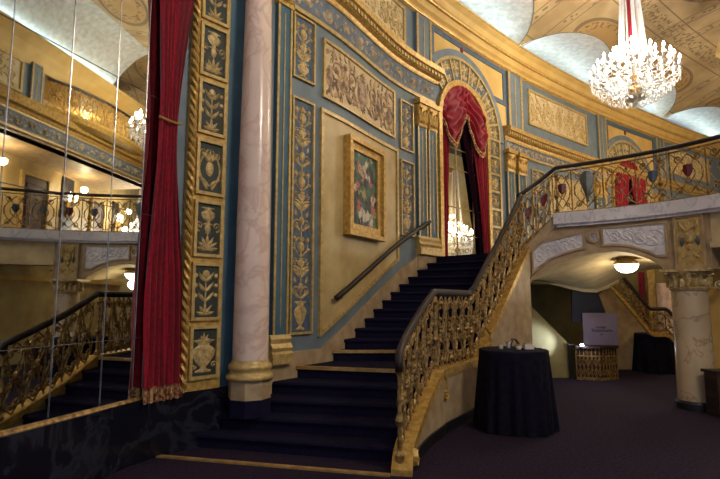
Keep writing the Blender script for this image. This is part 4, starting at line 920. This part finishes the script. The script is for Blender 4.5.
# low curved lattice screen
x0, x1 = atY(577, 360, 11.7)[0], atY(618, 360, 11.7)[0]; SCN = Curve([(x0, 11.75), ((x0 + x1) / 2, 11.6), (x1, 11.75)])
t = thing('lattice_screen', SCN.P(SCN.s[-1] / 2, 0), 'low curved brown lattice screen below the white notice board', 'screen')
L = SCN.s[-1]; m = MB(); slab(m, SCN, 0, L, .02, .68, -.02, .0); m.build('backing', M['brown'], t)
m = MB(); slab(m, SCN, -.0, L, .68, .74, -.08, .07); m.build('top_rail', M['wood'], t)
m = MB(); slab(m, SCN, 0, L, 0, .06, -.03, .03); slab(m, SCN, 0, L, .5, .53, 0, .02)
for i in range(13): m.tube([SCN.P(L * i / 12, .05, .01), SCN.P(L * i / 12, .68, .01)], .012, 5)
for i in range(12):
    a, b = L * i / 12, L * (i + 1) / 12; m.tube([SCN.P(a, .06, .012), SCN.P(b, .28, .012), SCN.P(a, .5, .012)], .008, 4); m.tube([SCN.P(b, .06, .012), SCN.P(a, .28, .012), SCN.P(b, .5, .012)], .008, 4)
m.build('lattice', M['bronze'], t)
# notice board
bx0, _, bz0 = atY(584, 345, 12.25); bx1, _, bz1 = atY(617, 313, 12.25)
t = thing('notice_board', ((bx0 + bx1) / 2, 12.25, bz0), 'pale lilac notice board with three short lines of lettering', 'sign')
m = MB(); m.box(((bx0 + bx1) / 2, 12.27, (bz0 + bz1) / 2), (bx1 - bx0, .03, bz1 - bz0)); m.build('board', M['white2'], t)
m = MB(); m.box(((bx0 + bx1) / 2, 12.27, bz0 / 2), (.5, .04, bz0)); m.build('stand', M['brown'], t)
def lettering(txt, x, y, z, size, parent, rot=(PI / 2, 0, 0)):
    cu = bpy.data.curves.new('lettering', 'FONT'); cu.body = txt; cu.size = size; cu.align_x = 'CENTER'; cu.align_y = 'CENTER'; cu.extrude = .002
    tmp = bpy.data.objects.new('lettering_curve', cu); me = bpy.data.meshes.new_from_object(tmp); bpy.data.objects.remove(tmp); o = bpy.data.objects.new('lettering', me); C.objects.link(o); me.materials.clear(); me.materials.append(M['ink']); g = ORG[parent.name]; o.parent = parent; o.location = (x - g[0], y - g[1], z - g[2]); o.rotation_euler = rot; return o
for txt, px, py, sz_ in (('Lounge', 601, 327, .08), ('Restrooms', 602, 330.5, .11), ('\u2190', 602, 334.5, .1)):
    x, y, z = atY(px, py, 12.25); lettering(txt, x, 12.25, z, sz_, t)
# tiny bright lamp
x, y, z = atY(582, 345, 11.55)
t = thing('spot_lamp', (x, y, z - .03), 'tiny bright white lamp clipped to the left end of the lattice screen', 'lamp'); LED = (x, y, z)
m = MB(); m.box((x, y + .02, z - .05), (.05, .05, .05)); m.build('clip', M['dark'], t)
m = MB(); m.lathe([(0, -.035), (.03, -.02), (.035, 0), (.03, .02), (0, .035)], (x, y, z), 12); m.build('bulb', M['led'], t)
# twin stair balustrade at the back
tw = [atY(604, 279, 12.3), atY(628, 306, 12.3), atY(651, 334, 12.3), atY(668, 334, 12.3), atY(681, 347, 12.2)]
TW = Curve([(p[0], p[1]) for p in tw], n=20); tz = lambda s: interp(TW.knots, [p[2] for p in tw], s); th_ = lambda s: .58
t = thing('far_stair_balustrade', tw[2], 'distant gilt balustrade of the twin stair glimpsed beneath the arch', 'balustrade')
m = MB(); m.tube(rail_path(TW, tz, th_, 0, TW.s[-1], 30, 0), .045, 8); m.build('handrail', M['wood'], t)
m = MB(); slab(m, TW, 0, TW.s[-1], lambda s: tz(s) - .06, lambda s: tz(s) + .03, -.05, .06, ds=.1); m.build('stringer_cap', M['gold'], t)
for a, b in cells(0, TW.s[-1], .27): lattice(TW, tz, th_, a, b, t, 0, .012)
# far hall seen beyond the twin stair
t = thing('column', atY(666, 330, 14.2), 'far pale column behind the twin stair under the arch', 'column')
x, y, _ = atY(666, 330, 14.2); m = MB(); m.lathe([(.19, 0), (.17, 2.2)], (x, y, 0), 24); m.build('shaft', M['pink'], t, smooth=True); m = MB(); m.lathe([(.24, 0), (.25, .1), (.2, .2)], (x, y, 0), 24); m.build('base', M['stone'], t)
x, y, _ = atY(645, 300, 14.2); DR = Curve([(x - .16, 14.2), (x + .02, 14.2)]); L = DR.s[-1]
drape('curtain', 'narrow far red drape seen under the arch above the twin stair rail', DR, lambda z: 0, lambda z: L, .5, 2.5, 0, 3, .03)
x, y, _ = atY(653, 300, 14.3); m = MB(); m.box((x, 14.35, 1.3), (.2, .06, 2.6)); tag(m.build('gilt_strip', M['goldlt']), 'gilded upright strip between far red drape and far pale column', 'pilaster')
x, y, _ = atY(676, 300, 14.3); m = MB(); m.box((x, 14.4, 1.3), (.22, .06, 2.6)); tag(m.build('blue_strip', M['teal']), 'blue upright strip right of the far pale column', 'pilaster')
# dome light on the vault
x, y, z = atY(627, 273, 10.2)
t = thing('dome_light', (x, y, z), 'glowing glass dome ceiling light under the gallery arch', 'ceiling light'); DOME = (x, y, z)
m = MB(); m.lathe([(0, 0), (.09, .01), (.17, .06), (.21, .13), (.215, .17), (.2, .2)], (x, y, z), 28); m.build('glass_dome', M['dome'], t, smooth=True)
m = MB(); m.lathe([(.222, .17), (.23, .19), (.22, .22), (.16, .25), (.1, .5), (0, .5)], (x, y, z), 28); m.build('ceiling_rim', M['goldlt'], t, smooth=True)

# ------------------------------------------------------------------ far side of the hall (in the tall mirror)
OPP = Curve([(10.6, 14.0), (9.8, 12.55), (8.3, 9.85), (6.9, 7.15), (5.7, 4.6), (5.0, 3.0)])
VW = Curve([(24, 26), (19, 20), (14.6, 14.9), (11.3, 11.2), (9.3, 8.05), (7.8, 5.4), (7.0, 3.0)])
GW = Curve([(11.2, 13.2), (9.2, 10.5), (8.1, 8.3), (7.55, 6.4), (7.3, 4.3)])
m = MB(); slab(m, VW, 0, VW.s[-1], 0, 8.9, -.3, 0); struct(m, 'wall_opposite', M['beige'])
m = MB(); slab(m, GW, 0, GW.s[-1], 0, 3.2, -.2, 0); struct(m, 'wall_beneath_gallery', M['beige'])
m = MB(); slab(m, GW, 0, GW.s[-1], 2.28, 2.4, 0, .1); struct(m, 'trim_9', M['tan'])
L = OPP.s[-1]
m = MB(); m.prism([(22, 29.5), (29, 24), (29.3, 24.4), (22.3, 29.9)], 0, 10); struct(m, 'wall_end', M['beige'])
m = MB(); m.grid([[OPP.P(3.2 + (L - 3.2) * i / 40, 8.8 + 1.2 * math.sin(PI / 2 * k / 8), 1.5 * k / 8) for k in range(9)] for i in range(41)]); struct(m, 'ceiling_cove', M['lun'], recalc=False)
m = MB(); m.tube([OPP.P(3.2 + (L - 3.6) * i / 24, 8.86, .2) for i in range(25)], .03, 6); tag(m.build('cove_light_tube', M['cove']), 'cool white light tube on the far cornice seen in the tall mirror', 'light tube', 'cove light tubes on the cornice')
m = MB(); slab(m, OPP, 0, L, 6.1, 7.1, -.4, 0); slab(m, OPP, 0, L, 6.1, 6.2, -3.4, -.05); struct(m, 'wall_upper_gallery', M['stone'])
frieze('grey-blue scroll frieze of the far upper gallery reflected in the tall mirror', .0, L, 6.22, 6.66, OPP)
m = MB(); profile(m, OPP, 0, L, [(-.05, 6.7), (.06, 6.7), (.1, 6.78), (.2, 6.82), (.26, 6.96), (.3, 7.04), (-.05, 7.06)]); struct(m, 'trim_10', M['gold'])
m = MB(); profile(m, OPP, 0, L, [(-3.4, 8.5), (.0, 8.1), (.1, 8.3), (.25, 8.5), (.45, 8.68), (.45, 8.78), (-3.4, 8.8)]); struct(m, 'trim_11', M['tan'])
sb0 = [OPP.knots[1], (OPP.knots[2] + OPP.knots[3]) / 2 - .3]
m = MB(); slab(m, OPP, sb0[1] + .1, L, 7.06, 8.3, -.3, 0); slab(m, OPP, 0, .6, 7.06, 8.3, -.3, 0); struct(m, 'wall_upper_opposite', M['blue'])
m = MB(); slab(m, OPP, 0, sb0[1] + .3, 7.0, 8.6, -2.6, -2.4); struct(m, 'wall_balcony_recess', M['olive'])
wall_panel('tan relief panel in blue border at top left of the tall mirror', sb0[1] + .9, L - .4, 7.2, 8.1, 'cream', 'wide', 0, .07, c=OPP)
pilaster('upper blue pilaster beside the balcony in the tall mirror', sb0[1] + .25, sb0[1] + .65, 7.06, 8.2, 0, False, 'blue', c=OPP)
# bowed balcony
n0, n1 = .7, sb0[1]; bow = lambda s: .55 * math.sin(PI * max(0, min(1, (s - n0) / (n1 - n0)))) ** .7
BAL = Curve([OPP.at(n0 + (n1 - n0) * i / 10, bow(n0 + (n1 - n0) * i / 10)) for i in range(11)], n=8)
t = thing('bowed_balcony', BAL.P(BAL.s[-1] / 2, 7.0), 'bowed gilt balcony with star lattice reflected high in the tall mirror', 'balcony')
m = MB(); profile(m, BAL, 0, BAL.s[-1], [(-.6, 6.98), (-.2, 6.9), (.0, 7.0), (.08, 7.12), (.06, 7.2), (-.6, 7.2)]); m.build('base', M['gold'], t)
m = MB(); m.tube([BAL.P(BAL.s[-1] * i / 24, 8.0, 0) for i in range(25)], .045, 6); m.build('handrail', M['wood'], t)
for a, b in cells(0, BAL.s[-1], .5):
    m = MB(); c_ = (a + b) / 2; w = b - a
    m.tube([BAL.P(a, 7.2), BAL.P(a, 8.0)], .02, 5)
    for u0, v0, u1, v1 in ((a, 7.2, b, 7.98), (b, 7.2, a, 7.98), (a, 7.59, c_, 7.2), (c_, 7.2, b, 7.59), (b, 7.59, c_, 7.98), (c_, 7.98, a, 7.59)): m.tube([BAL.P(u0, v0), BAL.P(u1, v1)], .014, 5)
    o = Orn(m, lambda x, z, h: BAL.P(x, z, .015 + h))
    for k in range(8): o.leaf(c_, 7.59, k * PI / 4, .2, .08, .03)
    o.dome(c_, 7.59, .06, .06, .05); m.build('star_panel', M['gold'], t)
# sconces and doors along the gallery wall
for i, (s, lab) in enumerate(((VW.knots[4] + .25, 'leftmost lit sconce on a dark blue strip reflected in the tall mirror'), (VW.knots[3] + .2, 'middle lit sconce on a dark blue strip reflected in the tall mirror'), (VW.knots[2] + .6, 'faint third sconce on a dark strip near the red curtain in the mirror'))):
    a = VW.P(s, 4.9, .0); t = thing('wall_sconce', a, lab, 'wall light', 'gallery sconces')
    m = MB(); slab(m, VW, s - .35, s + .35, 3.4, 6.0, -.01, .06); m.build('backboard', M['dark'], t)
    m = MB(); m.tube([VW.P(s, 4.6, .06), VW.P(s, 5.2, .1)], .05, 8)
    for e in (-1, 1): m.tube([VW.P(s, 5.0, .1), VW.P(s + e * .12, 4.95, .2), VW.P(s + e * .2, 5.15, .24)], .018, 6)
    m.build('bracket', M['gold'], t)
    for e in (-1, 1):
        m = MB(); p = VW.P(s + e * .2, 5.15, .24); m.lathe([(0, 0), (.05, .02), (.03, .05), (.02, .14), (.045, .18), (.05, .24), (0, .34)], p, 10); m.build('bulb', M['sconce'], t)
for i, s in enumerate((VW.knots[3] + 1.9, VW.knots[2] + 2.6)):
    t = thing('gallery_door', VW.P(s, 3.4, .02), ['brown panelled door between the first two sconces in the tall mirror', 'brown panelled door beyond the middle sconce in the tall mirror'][i], 'door')
    m = MB(); slab(m, VW, s - .55, s + .55, 3.4, 5.6, 0, .05); m.build('leaf', M['brown'], t)
    m = MB(); frame(m, VW, s - .68, s + .68, 3.3, 5.74, .12, 0, .09); m.build('casing', M['goldlt'], t)
    m = MB(); frame(m, VW, s - .42, s + .42, 3.6, 5.4, .05, .05, .07); m.build('moulding', M['wood'], t)
s = GW.knots[3] - .15
t = thing('lobby_door', GW.P(s, 0, .02), 'dark plum door under the gallery at the far left of the tall mirror', 'door')
m = MB(); slab(m, GW, s - .6, s + .6, 0, 2.1, 0, .05); m.build('leaf', M['velvd'], t)
m = MB(); slab(m, GW, s - .72, s - .6, 0, 2.2, 0, .09); slab(m, GW, s + .6, s + .72, 0, 2.2, 0, .09); slab(m, GW, s - .72, s + .72, 2.1, 2.22, 0, .09); m.build('casing', M['brown'], t)
m = MB(); m.tube([GW.P(s + .45, .95, .08), GW.P(s + .45, 1.15, .08)], .02, 6); m.build('handle', M['brass'], t)

# ------------------------------------------------------------------ lamps
def point(name, loc, w, col, r=.15):
    l = bpy.data.lights.new(name, 'POINT'); l.energy = w; l.color = col; l.shadow_soft_size = r; o = bpy.data.objects.new(name, l); C.objects.link(o); o.location = loc; return o
WARM = (1., .88, .72)
def cluster(name, c, w):
    for k in range(4):
        a = k * PI / 2 + .4; point(name, (c[0] + .7 * math.cos(a), c[1] + .7 * math.sin(a), c[2] + 1.15), w / 4, WARM, .1)
cluster('chandelier_light', c1, 400)
cluster('chandelier_light', (rx, ry, vz), 500)
c3 = copy_tree(ch); c3.location = (5.2, 1.2, 6.0); c3['label'] = 'added crystal chandelier out of view on the entrance side, fill light for the left wall'  # extra chandelier out of view, added to wash the left wall with light
cluster('chandelier_light', (5.2, 1.2, 6.0), 1900)
point('dome_lamp', (DOME[0], DOME[1], DOME[2] - .12), 22, (1., .84, .6), .12)
l = bpy.data.lights.new('led_lamp', 'SPOT'); l.energy = 120; l.color = (.62, .74, 1.); l.spot_size = 1.15; l.spot_blend = .8; l.shadow_soft_size = .03
o = bpy.data.objects.new('led_lamp', l); C.objects.link(o); o.location = (LED[0] - .05, LED[1] - .04, LED[2] + .02); o.rotation_euler = (PI / 2, 0, math.radians(64))
for i, s in enumerate((VW.knots[4] + .25, VW.knots[3] + .2, VW.knots[2] + .6)): point('sconce_lamp', VW.P(s, 5.6, .6), 50, (1., .78, .5), .1)
point('balcony_lamp', OPP.P(2.5, 8.0, -1.3), 50, (1., .85, .62), .15)
w = bpy.data.worlds.new('world'); SC.world = w; w.use_nodes = True; bg = w.node_tree.nodes['Background']; bg.inputs[0].default_value = (.62, .66, .85, 1); bg.inputs[1].default_value = .45

# ------------------------------------------------------------------ camera
cd = bpy.data.cameras.new('camera'); cam = bpy.data.objects.new('camera', cd); C.objects.link(cam); cam.location = (0, 0, EYE); cam.rotation_euler = (PI / 2 + PIT, 0, 0)
cd.sensor_width = 36; cd.lens = F / 720 * 36; cd.clip_start = .05; cd.clip_end = 200; SC.camera = cam
SC.view_settings.view_transform = 'Standard'; SC.view_settings.look = 'None'; SC.view_settings.exposure = .2; SC.view_settings.gamma = 1; SC.view_settings.use_curve_mapping = False
SC.cycles.max_bounces = 8; SC.cycles.diffuse_bounces = 4; SC.cycles.glossy_bounces = 4; SC.cycles.sample_clamp_indirect = 6; SC.cycles.use_denoising = True
